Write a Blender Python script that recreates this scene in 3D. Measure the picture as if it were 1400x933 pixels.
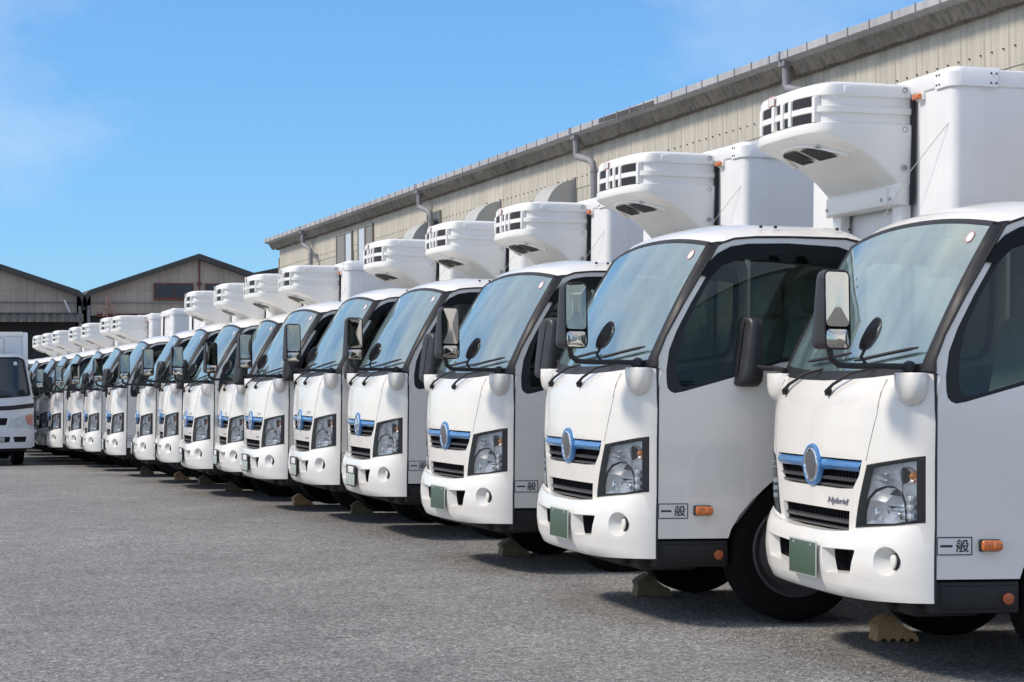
import bpy, bmesh, math, random
import numpy as np
from mathutils import Vector, Matrix
from mathutils.geometry import delaunay_2d_cdt
random.seed(7)
scene = bpy.context.scene
for o in list(bpy.data.objects): bpy.data.objects.remove(o)
COL = scene.collection
R = math.radians

# ------------------------------------------------------------------ camera
HEAD, PITCH, ROLL = 0.326703103, 0.0162368506, -0.00834523473
sA, cA, sP, cP, sR, cR = math.sin(HEAD), math.cos(HEAD), math.sin(PITCH), math.cos(PITCH), math.sin(ROLL), math.cos(ROLL)
r0 = Vector((cA, -sA, 0)); f0 = Vector((sA*cP, cA*cP, sP)); u0 = Vector((-sA*sP, -cA*sP, cP))
cr = r0*cR + u0*sR; cu = -r0*sR + u0*cR
cam = bpy.data.cameras.new('camera'); camo = bpy.data.objects.new('camera', cam); COL.objects.link(camo)
camo.matrix_world = Matrix(((cr.x, cu.x, -f0.x, 0), (cr.y, cu.y, -f0.y, 0), (cr.z, cu.z, -f0.z, 1.4), (0, 0, 0, 1)))
cam.sensor_width = 36; cam.lens = 2802.387/1400*36; cam.clip_end = 3000; cam.clip_start = .05
scene.camera = camo

# ------------------------------------------------------------------ light
CLOUD_W = 325.24
SUN = Vector((-0.68, 0.10, 0.72)).normalized()
EL = math.asin(SUN.z); AZ = math.atan2(SUN.x, SUN.y)
w = bpy.data.worlds.new('World'); scene.world = w; w.use_nodes = True
nt = w.node_tree; nt.nodes.clear()
sky = nt.nodes.new('ShaderNodeTexSky'); sky.sky_type = 'NISHITA'; sky.sun_disc = False
sky.sun_elevation = EL; sky.sun_rotation = AZ
sky.altitude = 0; sky.air_density = 1.0; sky.dust_density = 0.0; sky.ozone_density = 8.0
bg = nt.nodes.new('ShaderNodeBackground'); bg.inputs['Strength'].default_value = 0.15
wo = nt.nodes.new('ShaderNodeOutputWorld')
tint = nt.nodes.new('ShaderNodeMix'); tint.data_type = 'RGBA'; tint.blend_type = 'MULTIPLY'; tint.inputs[0].default_value = 1
tint.inputs[7].default_value = (.60, .96, 1.29, 1)
gam = nt.nodes.new('ShaderNodeGamma'); gam.inputs[1].default_value = .65
nt.links.new(sky.outputs[0], gam.inputs[0]); nt.links.new(gam.outputs[0], tint.inputs[6])
# scattered thin white cloud, one noise over the whole dome
tcw = nt.nodes.new('ShaderNodeTexCoord')
mpw = nt.nodes.new('ShaderNodeMapping'); mpw.inputs['Scale'].default_value = (1, 1, 1.6); nt.links.new(tcw.outputs['Generated'], mpw.inputs[0])
cn = nt.nodes.new('ShaderNodeTexNoise'); cn.noise_dimensions = '4D'; cn.inputs['W'].default_value = CLOUD_W; cn.inputs['Scale'].default_value = 1.7; cn.inputs['Detail'].default_value = 7; cn.inputs['Roughness'].default_value = .55
nt.links.new(mpw.outputs[0], cn.inputs['Vector'])
cm = nt.nodes.new('ShaderNodeMapRange'); cm.inputs[1].default_value = .36; cm.inputs[2].default_value = .66; cm.inputs[3].default_value = 0; cm.inputs[4].default_value = .9
nt.links.new(cn.outputs[0], cm.inputs[0])
cl = nt.nodes.new('ShaderNodeMix'); cl.data_type = 'RGBA'; cl.inputs[7].default_value = (5.6, 5.3, 4.9, 1)
nt.links.new(cm.outputs[0], cl.inputs[0]); nt.links.new(tint.outputs[2], cl.inputs[6])
nt.links.new(cl.outputs[2], bg.inputs[0]); nt.links.new(bg.outputs[0], wo.inputs[0])
sl = bpy.data.lights.new('sun', 'SUN'); sl.energy = 2.0; sl.angle = R(8); sl.color = (1, .895, .77)
so = bpy.data.objects.new('sun', sl); COL.objects.link(so)
so.rotation_euler = SUN.to_track_quat('Z', 'Y').to_euler(); so.location = SUN*60
scene.view_settings.view_transform = 'Standard'; scene.view_settings.look = 'None'
scene.view_settings.exposure = 0.58; scene.view_settings.gamma = 1

# ------------------------------------------------------------------ materials
def nodes(name):
    m = bpy.data.materials.new(name); m.use_nodes = True
    n = m.node_tree; b = n.nodes['Principled BSDF']
    return m, n, b
def pri(name, col, rough=.5, metal=0, coat=0, noise=0, nscale=3., bump=0, bscale=60., spec=None, dirt=None):
    m, n, b = nodes(name)
    b.inputs['Base Color'].default_value = (*col, 1); b.inputs['Roughness'].default_value = rough
    b.inputs['Metallic'].default_value = metal; b.inputs['Coat Weight'].default_value = coat; b.inputs['Coat Roughness'].default_value = .05
    if spec is not None: b.inputs['Specular IOR Level'].default_value = spec
    if noise or bump or dirt: tc = n.nodes.new('ShaderNodeTexCoord')
    if noise:
        t = n.nodes.new('ShaderNodeTexNoise'); t.inputs['Scale'].default_value = nscale; t.inputs['Detail'].default_value = 6
        n.links.new(tc.outputs['Object'], t.inputs['Vector'])
        mr = n.nodes.new('ShaderNodeMapRange'); mr.inputs[1].default_value = .3; mr.inputs[2].default_value = .7
        mr.inputs[3].default_value = 1-noise; mr.inputs[4].default_value = 1+noise
        n.links.new(t.outputs[0], mr.inputs[0])
        mx = n.nodes.new('ShaderNodeMix'); mx.data_type = 'RGBA'; mx.blend_type = 'MULTIPLY'; mx.inputs[0].default_value = 1
        mx.inputs[6].default_value = (*col, 1)
        n.links.new(mr.outputs[0], mx.inputs[7]); n.links.new(mx.outputs[2], b.inputs['Base Color'])
        mr2 = n.nodes.new('ShaderNodeMapRange'); mr2.inputs[1].default_value = .3; mr2.inputs[2].default_value = .7
        mr2.inputs[3].default_value = max(.03, rough-.08); mr2.inputs[4].default_value = min(1, rough+.12)
        n.links.new(t.outputs[0], mr2.inputs[0]); n.links.new(mr2.outputs[0], b.inputs['Roughness'])
    if bump:
        t2 = n.nodes.new('ShaderNodeTexNoise'); t2.inputs['Scale'].default_value = bscale; t2.inputs['Detail'].default_value = 4
        n.links.new(tc.outputs['Object'], t2.inputs['Vector'])
        bp = n.nodes.new('ShaderNodeBump'); bp.inputs['Strength'].default_value = bump; bp.inputs['Distance'].default_value = .01
        n.links.new(t2.outputs[0], bp.inputs['Height']); n.links.new(bp.outputs[0], b.inputs['Normal'])
    return m
def glass(name, tint, gloss_min, gloss_max, rough=.01, haze=0):
    m = bpy.data.materials.new(name); m.use_nodes = True; n = m.node_tree; n.nodes.clear()
    o = n.nodes.new('ShaderNodeOutputMaterial'); mix = n.nodes.new('ShaderNodeMixShader')
    tr = n.nodes.new('ShaderNodeBsdfTransparent'); tr.inputs[0].default_value = (*tint, 1)
    gl = n.nodes.new('ShaderNodeBsdfGlossy'); gl.inputs['Roughness'].default_value = rough; gl.inputs[0].default_value = (.90, .99, 1, 1)
    lw = n.nodes.new('ShaderNodeLayerWeight'); lw.inputs[0].default_value = .35
    mr = n.nodes.new('ShaderNodeMapRange'); mr.inputs[3].default_value = gloss_min; mr.inputs[4].default_value = gloss_max
    n.links.new(lw.outputs['Fresnel'], mr.inputs[0]); n.links.new(mr.outputs[0], mix.inputs[0])
    n.links.new(tr.outputs[0], mix.inputs[1]); n.links.new(gl.outputs[0], mix.inputs[2])
    if haze:
        tc = n.nodes.new('ShaderNodeTexCoord'); t = n.nodes.new('ShaderNodeTexNoise'); t.inputs['Scale'].default_value = 3.5; t.inputs['Detail'].default_value = 6
        mp = n.nodes.new('ShaderNodeMapping'); mp.inputs['Scale'].default_value = (1, 2.5, .6); n.links.new(tc.outputs['Object'], mp.inputs[0]); n.links.new(mp.outputs[0], t.inputs['Vector'])
        m3 = n.nodes.new('ShaderNodeMapRange'); m3.inputs[1].default_value = .3; m3.inputs[2].default_value = .7; m3.inputs[3].default_value = haze*.6; m3.inputs[4].default_value = haze*1.4
        n.links.new(t.outputs[0], m3.inputs[0])
        df = n.nodes.new('ShaderNodeBsdfDiffuse'); df.inputs[0].default_value = (.55, .80, .80, 1)  # pale teal haze painted into the glass to brighten it like veiling glare
        m2 = n.nodes.new('ShaderNodeMixShader'); n.links.new(m3.outputs[0], m2.inputs[0]); n.links.new(mix.outputs[0], m2.inputs[1]); n.links.new(df.outputs[0], m2.inputs[2]); mix = m2
    n.links.new(mix.outputs[0], o.inputs[0])
    return m
M = {}
M['paint'] = pri('white_paint', (.82, .79, .735), .28, coat=.6, noise=.025, nscale=2.2)
M['bumper'] = pri('bumper_paint', (.82, .80, .755), .3, coat=.5, noise=.03, nscale=3)
M['frp'] = pri('unit_plastic', (.83, .82, .785), .38, coat=.15, noise=.025, nscale=4)
M['panel'] = pri('box_panel', (.78, .78, .785), .35, coat=.2, noise=.03, nscale=1.2)
M['alu'] = pri('white_rail', (.80, .80, .80), .4, noise=.03, nscale=5)
M['rubber'] = pri('black_rubber', (.018, .018, .02), .55, noise=.2, nscale=10)
M['frame'] = pri('window_border', (.022, .023, .027), .5, noise=.15, nscale=6, spec=.3)
M['plastic'] = pri('dark_plastic', (.026, .026, .029), .42, noise=.2, nscale=8, bump=.1, bscale=300)
M['skirt'] = pri('skirt_plastic', (.009, .009, .010), .6, noise=.2, nscale=8)
M['under'] = pri('chassis_black', (.012, .012, .013), .7, noise=.3, nscale=6)
M['slat'] = pri('grey_slat', (.06, .06, .068), .4, noise=.1, nscale=6)
M['recess'] = pri('recess_black', (.012, .012, .014), .6)
M['blue'] = pri('blue_trim', (.065, .235, .52), .28, metal=.25, coat=.5, noise=.03)
M['chrome'] = pri('chrome', (.85, .86, .88), .08, metal=1)
M['satin'] = pri('lamp_reflector', (.90, .91, .92), .30, metal=.55)
M['lampgrey'] = pri('lamp_housing_grey', (.56, .57, .59), .30, metal=.35, noise=.25, nscale=18)
M['crest'] = pri('emblem_blank', (.085, .085, .09), .4, noise=.1)
M['logo'] = pri('emblem_blue_chrome', (.30, .48, .74), .15, metal=.9)
M['badge'] = pri('badge_dark', (.15, .14, .21), .35, metal=.1)
M['badge_dull'] = pri('badge_grey', (.42, .42, .43), .4, metal=.2)
M['amber'] = pri('amber_lens', (.62, .16, .03), .22, coat=.7, noise=.25, nscale=60)
M['bulb'] = pri('amber_bulb', (.75, .25, .05), .15, coat=.8)
M['redorange'] = pri('reflector_orange', (.42, .10, .035), .4, noise=.1, nscale=40)
M['plate'] = pri('plate_green', (.055, .098, .066), .45, noise=.06, nscale=9)
M['plate_edge'] = pri('plate_rim', (.55, .58, .55), .35, metal=.4)
M['plate_pale'] = pri('plate_pale', (.36, .41, .38), .4, noise=.1, nscale=20)
M['white'] = pri('print_white', (.75, .75, .73), .5, noise=.03)
M['ink'] = pri('print_black', (.02, .02, .022), .5)
M['fog'] = pri('fog_lamp_glass', (.78, .78, .70), .35, coat=.4)
M['mirror'] = pri('mirror_glass', (.58, .565, .53), .03, metal=1)
M['tyre'] = pri('tyre_rubber', (.006, .006, .0065), .85, noise=.3, nscale=12, spec=.2)
M['rim'] = pri('steel_rim', (.08, .08, .082), .5, metal=.4, noise=.15, nscale=8)
M['seat'] = pri('seat_fabric', (.30, .32, .32), .9, noise=.08, nscale=20)
M['cover_cloth'] = pri('seat_cover', (.72, .78, .76), .9, noise=.08, nscale=20)
M['trim'] = pri('cab_trim', (.20, .21, .22), .7, noise=.1)
M['liner'] = pri('cab_liner', (.78, .80, .78), .8, noise=.05)
M['dash'] = pri('dashboard', (.05, .052, .058), .55, noise=.15)
M['wind'] = glass('windshield_glass', (.86, .99, .98), .35, .88, haze=.13)
M['side'] = glass('side_glass', (.17, .205, .18), .03, .38)
M['cover'] = glass('lamp_cover', (.93, .95, .97), .05, .6)
M['visor'] = glass('smoked_visor', (.035, .03, .035), .02, .08, .4)
M['chock'] = pri('chock_wood', (.44, .28, .14), .8, noise=.3, nscale=14, bump=.3, bscale=40)
M['chock_old'] = pri('chock_weathered', (.16, .13, .085), .85, noise=.4, nscale=14, bump=.3, bscale=40)
M['sticker'] = pri('sticker_white', (.72, .70, .70), .5)
M['red'] = pri('sticker_red', (.55, .22, .20), .5)

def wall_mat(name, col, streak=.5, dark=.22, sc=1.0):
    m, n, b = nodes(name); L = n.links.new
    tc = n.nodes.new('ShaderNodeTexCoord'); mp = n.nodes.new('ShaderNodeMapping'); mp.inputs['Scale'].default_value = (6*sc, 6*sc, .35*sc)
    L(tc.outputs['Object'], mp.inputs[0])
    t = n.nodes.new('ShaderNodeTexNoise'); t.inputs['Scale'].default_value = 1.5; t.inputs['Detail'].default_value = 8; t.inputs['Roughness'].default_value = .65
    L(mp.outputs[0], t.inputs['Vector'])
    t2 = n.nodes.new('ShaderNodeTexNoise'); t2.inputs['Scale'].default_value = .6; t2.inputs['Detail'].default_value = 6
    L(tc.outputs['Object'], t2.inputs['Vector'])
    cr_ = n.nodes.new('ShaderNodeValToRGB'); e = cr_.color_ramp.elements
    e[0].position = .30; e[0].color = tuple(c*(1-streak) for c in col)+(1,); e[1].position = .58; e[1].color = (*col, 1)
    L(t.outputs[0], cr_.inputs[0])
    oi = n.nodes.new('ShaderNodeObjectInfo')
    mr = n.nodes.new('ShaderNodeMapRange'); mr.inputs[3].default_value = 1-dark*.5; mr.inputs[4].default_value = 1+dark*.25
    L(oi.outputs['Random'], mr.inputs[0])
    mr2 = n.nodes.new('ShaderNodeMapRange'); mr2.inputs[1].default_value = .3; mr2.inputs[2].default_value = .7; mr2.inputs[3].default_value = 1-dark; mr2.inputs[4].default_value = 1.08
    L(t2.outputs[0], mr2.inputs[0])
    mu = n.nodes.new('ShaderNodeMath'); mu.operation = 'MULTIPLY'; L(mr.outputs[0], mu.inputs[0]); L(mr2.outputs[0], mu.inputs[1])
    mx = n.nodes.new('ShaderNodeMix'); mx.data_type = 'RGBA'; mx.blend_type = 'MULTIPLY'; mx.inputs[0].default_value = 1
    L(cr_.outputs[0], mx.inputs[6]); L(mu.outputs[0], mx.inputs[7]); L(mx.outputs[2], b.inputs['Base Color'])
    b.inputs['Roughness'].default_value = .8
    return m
M['wall'] = wall_mat('warehouse_sheet', (.57, .535, .455), .28, .16)
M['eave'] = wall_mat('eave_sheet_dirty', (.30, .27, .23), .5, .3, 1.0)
M['gutter'] = wall_mat('gutter_grey', (.47, .475, .49), .25, .18, .6)
M['gutter_stain'] = wall_mat('gutter_stained', (.11, .11, .115), .4, .3, 1)
M['pipe'] = pri('pipe_grey', (.26, .26, .28), .5, noise=.12, nscale=3)
M['roofing'] = wall_mat('roofing_dark', (.085, .08, .08), .3, .2)
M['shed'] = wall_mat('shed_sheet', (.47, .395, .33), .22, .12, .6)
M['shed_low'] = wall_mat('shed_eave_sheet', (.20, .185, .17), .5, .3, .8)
M['shade'] = pri('shed_interior', (.035, .033, .033), .9, noise=.2, nscale=.5)
M['winpane'] = pri('dusty_pane', (.045, .05, .06), .3, noise=.2, nscale=1)
M['winlight'] = pri('pale_pane', (.52, .57, .63), .15, noise=.05, nscale=.8)
M['wingrey'] = pri('shutter_grey', (.24, .23, .21), .5, noise=.08)
M['redframe'] = pri('rusty_red_frame', (.16, .05, .035), .7, noise=.2)
M['faded_red'] = pri('faded_red_paint', (.34, .21, .17), .7, noise=.25)
M['hood'] = pri('hood_grey', (.47, .47, .45), .5, noise=.08, nscale=2)
M['bolt'] = pri('rusty_bolt', (.10, .075, .06), .7)
M['olddark'] = pri('old_truck_glass', (.02, .03, .038), .08, coat=.5)
M['oldpaint'] = pri('old_truck_paint', (.66, .68, .72), .35, coat=.4, noise=.05, nscale=2)
M['oldlamp'] = pri('old_truck_lamp', (.50, .55, .60), .12, coat=.8, noise=.1, nscale=14)
M['oldamber'] = pri('old_truck_turn_lamp', (.55, .22, .17), .2, coat=.8)
# asphalt
def asphalt():
    m, n, b = nodes('asphalt'); L = n.links.new
    tc = n.nodes.new('ShaderNodeTexCoord')
    def noise(s, d=4, r=.55):
        t = n.nodes.new('ShaderNodeTexNoise'); t.inputs['Scale'].default_value = s; t.inputs['Detail'].default_value = d; t.inputs['Roughness'].default_value = r
        L(tc.outputs['Object'], t.inputs['Vector']); return t
    vo = n.nodes.new('ShaderNodeTexVoronoi'); vo.inputs['Scale'].default_value = 75; L(tc.outputs['Object'], vo.inputs['Vector'])
    sep = n.nodes.new('ShaderNodeSeparateColor'); L(vo.outputs['Color'], sep.inputs[0])
    rp = n.nodes.new('ShaderNodeValToRGB'); e = rp.color_ramp.elements
    e[0].position = 0; e[0].color = (.13, .128, .125, 1); e[1].position = 1; e[1].color = (.47, .455, .43, 1)
    x = e.new(.35); x.color = (.20, .196, .19, 1); x = e.new(.8); x.color = (.31, .302, .29, 1)
    L(sep.outputs[0], rp.inputs[0])
    big = noise(.35, 6); mid = noise(3.5, 6, .65)
    mr = n.nodes.new('ShaderNodeMapRange'); mr.inputs[1].default_value = .3; mr.inputs[2].default_value = .7; mr.inputs[3].default_value = .80; mr.inputs[4].default_value = 1.14
    L(big.outputs[0], mr.inputs[0])
    mr2 = n.nodes.new('ShaderNodeMapRange'); mr2.inputs[1].default_value = .3; mr2.inputs[2].default_value = .7; mr2.inputs[3].default_value = .84; mr2.inputs[4].default_value = 1.14
    L(mid.outputs[0], mr2.inputs[0])
    mu = n.nodes.new('ShaderNodeMath'); mu.operation = 'MULTIPLY'; L(mr.outputs[0], mu.inputs[0]); L(mr2.outputs[0], mu.inputs[1])
    # oil stains of their own shape
    st = noise(.55, 3, .5); sr = n.nodes.new('ShaderNodeMapRange'); sr.inputs[1].default_value = .66; sr.inputs[2].default_value = .74; sr.inputs[3].default_value = 1; sr.inputs[4].default_value = .72
    L(st.outputs[0], sr.inputs[0])
    mu2 = n.nodes.new('ShaderNodeMath'); mu2.operation = 'MULTIPLY'; L(mu.outputs[0], mu2.inputs[0]); L(sr.outputs[0], mu2.inputs[1])
    mx = n.nodes.new('ShaderNodeMix'); mx.data_type = 'RGBA'; mx.blend_type = 'MULTIPLY'; mx.inputs[0].default_value = 1
    L(rp.outputs[0], mx.inputs[6]); L(mu2.outputs[0], mx.inputs[7]); L(mx.outputs[2], b.inputs['Base Color'])
    b.inputs['Roughness'].default_value = .85
    bp = n.nodes.new('ShaderNodeBump'); bp.inputs['Strength'].default_value = .6; bp.inputs['Distance'].default_value = .012
    ad = n.nodes.new('ShaderNodeMath'); ad.operation = 'ADD'; L(vo.outputs['Distance'], ad.inputs[0])
    f = noise(260, 2); L(f.outputs[0], ad.inputs[1]); L(ad.outputs[0], bp.inputs['Height']); L(bp.outputs[0], b.inputs['Normal'])
    return m
M['asphalt'] = asphalt()
M['crack'] = pri('crack_tar', (.03, .03, .03), .9)

# ------------------------------------------------------------------ mesh helpers
class MB:
    def __init__(s): s.v = []; s.f = []
    def add(s, vs, fs):
        o = len(s.v); s.v += [tuple(x) for x in vs]; s.f += [tuple(i+o for i in f) for f in fs]; return s
    def box(s, x0, x1, y0, y1, z0, z1, bev=0):
        if bev <= 0:
            vs = [(x, y, z) for x in (x0, x1) for y in (y0, y1) for z in (z0, z1)]
            return s.add(vs, [(0, 1, 3, 2), (4, 6, 7, 5), (0, 4, 5, 1), (2, 3, 7, 6), (0, 2, 6, 4), (1, 5, 7, 3)])
        bm = bmesh.new(); bmesh.ops.create_cube(bm, size=1)
        for v in bm.verts: v.co = Vector((x0+(v.co.x+.5)*(x1-x0), y0+(v.co.y+.5)*(y1-y0), z0+(v.co.z+.5)*(z1-z0)))
        bmesh.ops.bevel(bm, geom=bm.edges[:]+bm.verts[:], offset=bev, segments=3, profile=.5, affect='EDGES')
        return s.bm(bm)
    def bm(s, bm):
        bm.verts.index_update(); s.add([v.co for v in bm.verts], [[v.index for v in f.verts] for f in bm.faces]); bm.free(); return s
    def tube(s, pts, r, n=8, cap=True):
        pts = [Vector(p) for p in pts]; rr = r if isinstance(r, (list, tuple)) else [r]*len(pts)
        up = None; rings = []
        for i, p in enumerate(pts):
            d = (pts[min(i+1, len(pts)-1)]-pts[max(i-1, 0)]).normalized()
            if up is None:
                up = Vector((0, 0, 1)) if abs(d.z) < .9 else Vector((1, 0, 0))
            x = d.cross(up).normalized(); up = x.cross(d).normalized()
            rings.append([p+(x*math.cos(2*math.pi*k/n)+up*math.sin(2*math.pi*k/n))*rr[i] for k in range(n)])
        s.loft(rings, True)
        if cap:
            o = len(s.v)-n*len(pts); s.f.append(tuple(range(o, o+n))[::-1]); s.f.append(tuple(range(len(s.v)-n, len(s.v))))
        return s
    def loft(s, rings, closed=False):
        n = len(rings[0]); o = len(s.v)
        for r in rings: s.v += [tuple(p) for p in r]
        for i in range(len(rings)-1):
            for k in range(n if closed else n-1):
                k2 = (k+1) % n
                s.f.append((o+i*n+k, o+i*n+k2, o+(i+1)*n+k2, o+(i+1)*n+k))
        return s
    def lathe(s, prof, c, axis='y', n=24):
        # prof: (radius, along)
        rings = []
        for r, t in prof:
            ring = []
            for k in range(n):
                a = 2*math.pi*k/n; p, q = r*math.cos(a), r*math.sin(a)
                ring.append((c[0]+p, c[1]+t, c[2]+q) if axis == 'y' else ((c[0]+t, c[1]+p, c[2]+q) if axis == 'x' else (c[0]+p, c[1]+q, c[2]+t)))
            rings.append(ring)
        return s.loft(rings, True)
    def prism(s, poly, y0, y1, axis='y'):
        n = len(poly)
        def P(p, t): return (p[0], t, p[1]) if axis == 'y' else ((t, p[0], p[1]) if axis == 'x' else (p[0], p[1], t))
        vs = [P(p, y0) for p in poly]+[P(p, y1) for p in poly]
        return s.add(vs, [tuple(range(n)), tuple(range(n, 2*n))[::-1]]+[(i, i+n, (i+1) % n+n, (i+1) % n) for i in range(n)])
    def mesh(s, name, mat, ang=35, merge=True, nf=None):
        me = bpy.data.meshes.new(name); me.from_pydata(s.v, [], s.f)
        bm = bmesh.new(); bm.from_mesh(me)
        if merge: bmesh.ops.remove_doubles(bm, verts=bm.verts[:], dist=1e-5)
        bmesh.ops.recalc_face_normals(bm, faces=bm.faces[:]); bm.to_mesh(me); bm.free()
        me.polygons.foreach_set('use_smooth', [True]*len(me.polygons)); me.set_sharp_from_angle(angle=R(ang))
        me.materials.append(M[mat] if isinstance(mat, str) else mat)
        if nf: me.normals_split_custom_set_from_vertices([nf(v.co) for v in me.vertices])
        return me

def obj(name, me, parent=None, loc=(0, 0, 0), **props):
    o = bpy.data.objects.new(name, me); COL.objects.link(o)
    if parent: o.parent = parent
    o.location = loc
    for k, v in props.items(): o[k] = v
    return o
def thing(name, label, cat, loc=(0, 0, 0), rot=(0, 0, 0), group=None):
    o = bpy.data.objects.new(name, None); COL.objects.link(o); o.location = loc; o.rotation_euler = rot
    o.empty_display_size = .2; o['label'] = label; o['category'] = cat
    if group: o['group'] = group
    return o

def inside(p, poly):
    c = False; n = len(poly); x, y = p
    for i in range(n):
        (x1, y1), (x2, y2) = poly[i], poly[i-1]
        if (y1 > y) != (y2 > y) and x < (x2-x1)*(y-y1)/(y2-y1)+x1: c = not c
    return c
def resample(poly, step, closed=True):
    out = []; n = len(poly)
    for i in range(n if closed else n-1):
        a, b = poly[i], poly[(i+1) % n]; d = math.hypot(b[0]-a[0], b[1]-a[1]); k = max(1, int(round(d/step)))
        out += [(a[0]+(b[0]-a[0])*j/k, a[1]+(b[1]-a[1])*j/k) for j in range(k)]
    if not closed: out.append(poly[-1])
    return out
def smooth_poly(poly, r=.02, n=4):
    """round the corners of a polygon"""
    out = []
    N = len(poly)
    for i in range(N):
        p0, p, p1 = Vector(poly[i-1]), Vector(poly[i]), Vector(poly[(i+1) % N])
        d0, d1 = (p0-p), (p1-p); q = min(r, d0.length*.45, d1.length*.45)
        a, b = p+d0.normalized()*q, p+d1.normalized()*q
        for k in range(n+1):
            t = k/n; out.append(tuple(a*(1-t)**2+p*2*t*(1-t)+b*t*t))
    return out
def panel(mb, outer, holes, f, step=.05):
    outer = resample(outer, step); holes = [resample(h, step*.6) for h in holes]
    pts = []; edges = []
    def loop(l):
        o = len(pts); pts.extend(l); edges.extend((o+i, o+(i+1) % len(l)) for i in range(len(l)))
    loop(outer)
    for h in holes: loop(h)
    bd = np.array(pts)
    xs = [p[0] for p in outer]; ys = [p[1] for p in outer]
    x = min(xs)+step*.5
    while x < max(xs):
        y = min(ys)+step*.5
        while y < max(ys):
            if inside((x, y), outer) and not any(inside((x, y), h) for h in holes):
                if ((bd-np.array((x, y)))**2).sum(1).min() > (step*.45)**2: pts.append((x, y))
            y += step
        x += step
    vo, eo, fo, *_ = delaunay_2d_cdt([Vector(p) for p in pts], edges, [], 0, 1e-6)
    fs = []
    for t in fo:
        c = (sum(vo[i].x for i in t)/len(t), sum(vo[i].y for i in t)/len(t))
        if inside(c, outer) and not any(inside(c, h) for h in holes): fs.append(t)
    mb.add([f(v.x, v.y) for v in vo], fs); return mb
def recess(mb, loop, f, dvec, shrink=1.0, back=True, step=.04):
    loop = resample(loop, step); c = (sum(p[0] for p in loop)/len(loop), sum(p[1] for p in loop)/len(loop))
    A = [Vector(f(*p)) for p in loop]
    B = [Vector(f(c[0]+(p[0]-c[0])*shrink, c[1]+(p[1]-c[1])*shrink))+Vector(dvec) for p in loop]
    mb.loft([A, B], True)
    if back:
        o = len(mb.v)-len(B); mb.f.append(tuple(range(o, o+len(B))))
    return mb
def slab(mb, poly, f, t, step=.04):
    """conformal plate standing t proud of surface f (f takes an offset)"""
    loop = resample(poly, step)
    A = [Vector(f(p[0], p[1], 0)) for p in loop]; B = [Vector(f(p[0], p[1], t)) for p in loop]
    mb.loft([A, B], True); return panel(mb, poly, [], lambda x, y: f(x, y, t), step)
def text_mesh(s, size, shear=0, extr=0.0, bold=0.0):
    c = bpy.data.curves.new('lettering', 'FONT'); c.body = s; c.size = size; c.shear = shear; c.extrude = extr; c.offset = bold; c.resolution_u = 3
    o = bpy.data.objects.new('lettering', c); COL.objects.link(o)
    dg = bpy.context.evaluated_depsgraph_get(); me = bpy.data.meshes.new_from_object(o.evaluated_get(dg))
    vs = [v.co.copy() for v in me.vertices]; fs = [tuple(p.vertices) for p in me.polygons]
    bpy.data.objects.remove(o); bpy.data.curves.remove(c); bpy.data.meshes.remove(me)
    x0 = min(v.x for v in vs); x1 = max(v.x for v in vs); y0 = min(v.y for v in vs); y1 = max(v.y for v in vs)
    return vs, fs, (x0, x1, y0, y1)

# ------------------------------------------------------------------ ground
TR = [(4.3738, 8.2354, .1197, -.1046), (3.9358, 10.2057, .1554, -.0638), (4.1243, 13.0888, .13, -.0123), (4.2559, 15.9219, .1456, -.0399), (4.2127, 17.8042, .1469, -.055),
      (4.1741, 19.7965, .1046, -.0219), (4.3368, 22.2276, .0677, -.0715), (4.1735, 23.5215, .0489, -.0464), (4.1852, 25.5021, .0472, -.0867), (4.1863, 27.4517, .0069, -.10),
      (4.1496, 30.115, -.0234, -.0509), (4.2, 33.1704, -.0754, -.0585), (4.1822, 35.3041, -.0984, -.0575), (4.0445, 37.1043, -.1309, -.0509)]
TILT = .0200914707
_gy = [-60, 5]+[t[1]+.0 for t in TR]+[44, 60, 400]; _gz = [.1197, .1197]+[t[2] for t in TR]+[-.19, -.22, -.22]
def gz(x, y):
    z = float(np.interp(y, _gy, _gz))
    return z-TILT*max(0., min(x, 16.)-4.2)
def ground():
    xs = [-200, -100, -50, -25]+[-12+i*.8 for i in range(38)]+[20, 26, 40, 80, 200]
    ys = [-100, -40, -10]+[-2+i*.45 for i in range(104)]+[48, 52, 60, 75, 100, 150, 250, 400]
    mb = MB(); mb.loft([[(x, y, gz(x, y)) for x in xs] for y in ys])
    obj('ground', mb.mesh('ground', 'asphalt', 80), kind='structure')
ground()
CRACKS = ((2.12, 9.61, .10, -.001, 9), (2.56, 13.74, .06, -.012, 5), (2.56, 18.04, .1, -.02, 6), (1.73, 21.19, .08, -.02, 7), (2.8, 11.25, .02, -.15, 6))
def cracks():
    mb = MB()
    for (x, y, dx, dy, n) in CRACKS:
        for i in range(n):
            x2 = x+dx*random.uniform(.6, 1.3)*.5; y2 = y+dy+random.uniform(-.02, .02); wd = random.uniform(.002, .005)
            mb.add([(x, y-wd, gz(x, y)+.004), (x2, y2-wd, gz(x2, y2)+.004), (x2, y2+wd, gz(x2, y2)+.004), (x, y+wd, gz(x, y)+.004)], [(0, 1, 2, 3)])
            x, y = x2, y2
    obj('ground_crack', mb.mesh('ground_crack', 'crack', 80), kind='structure')
cracks()
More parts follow.
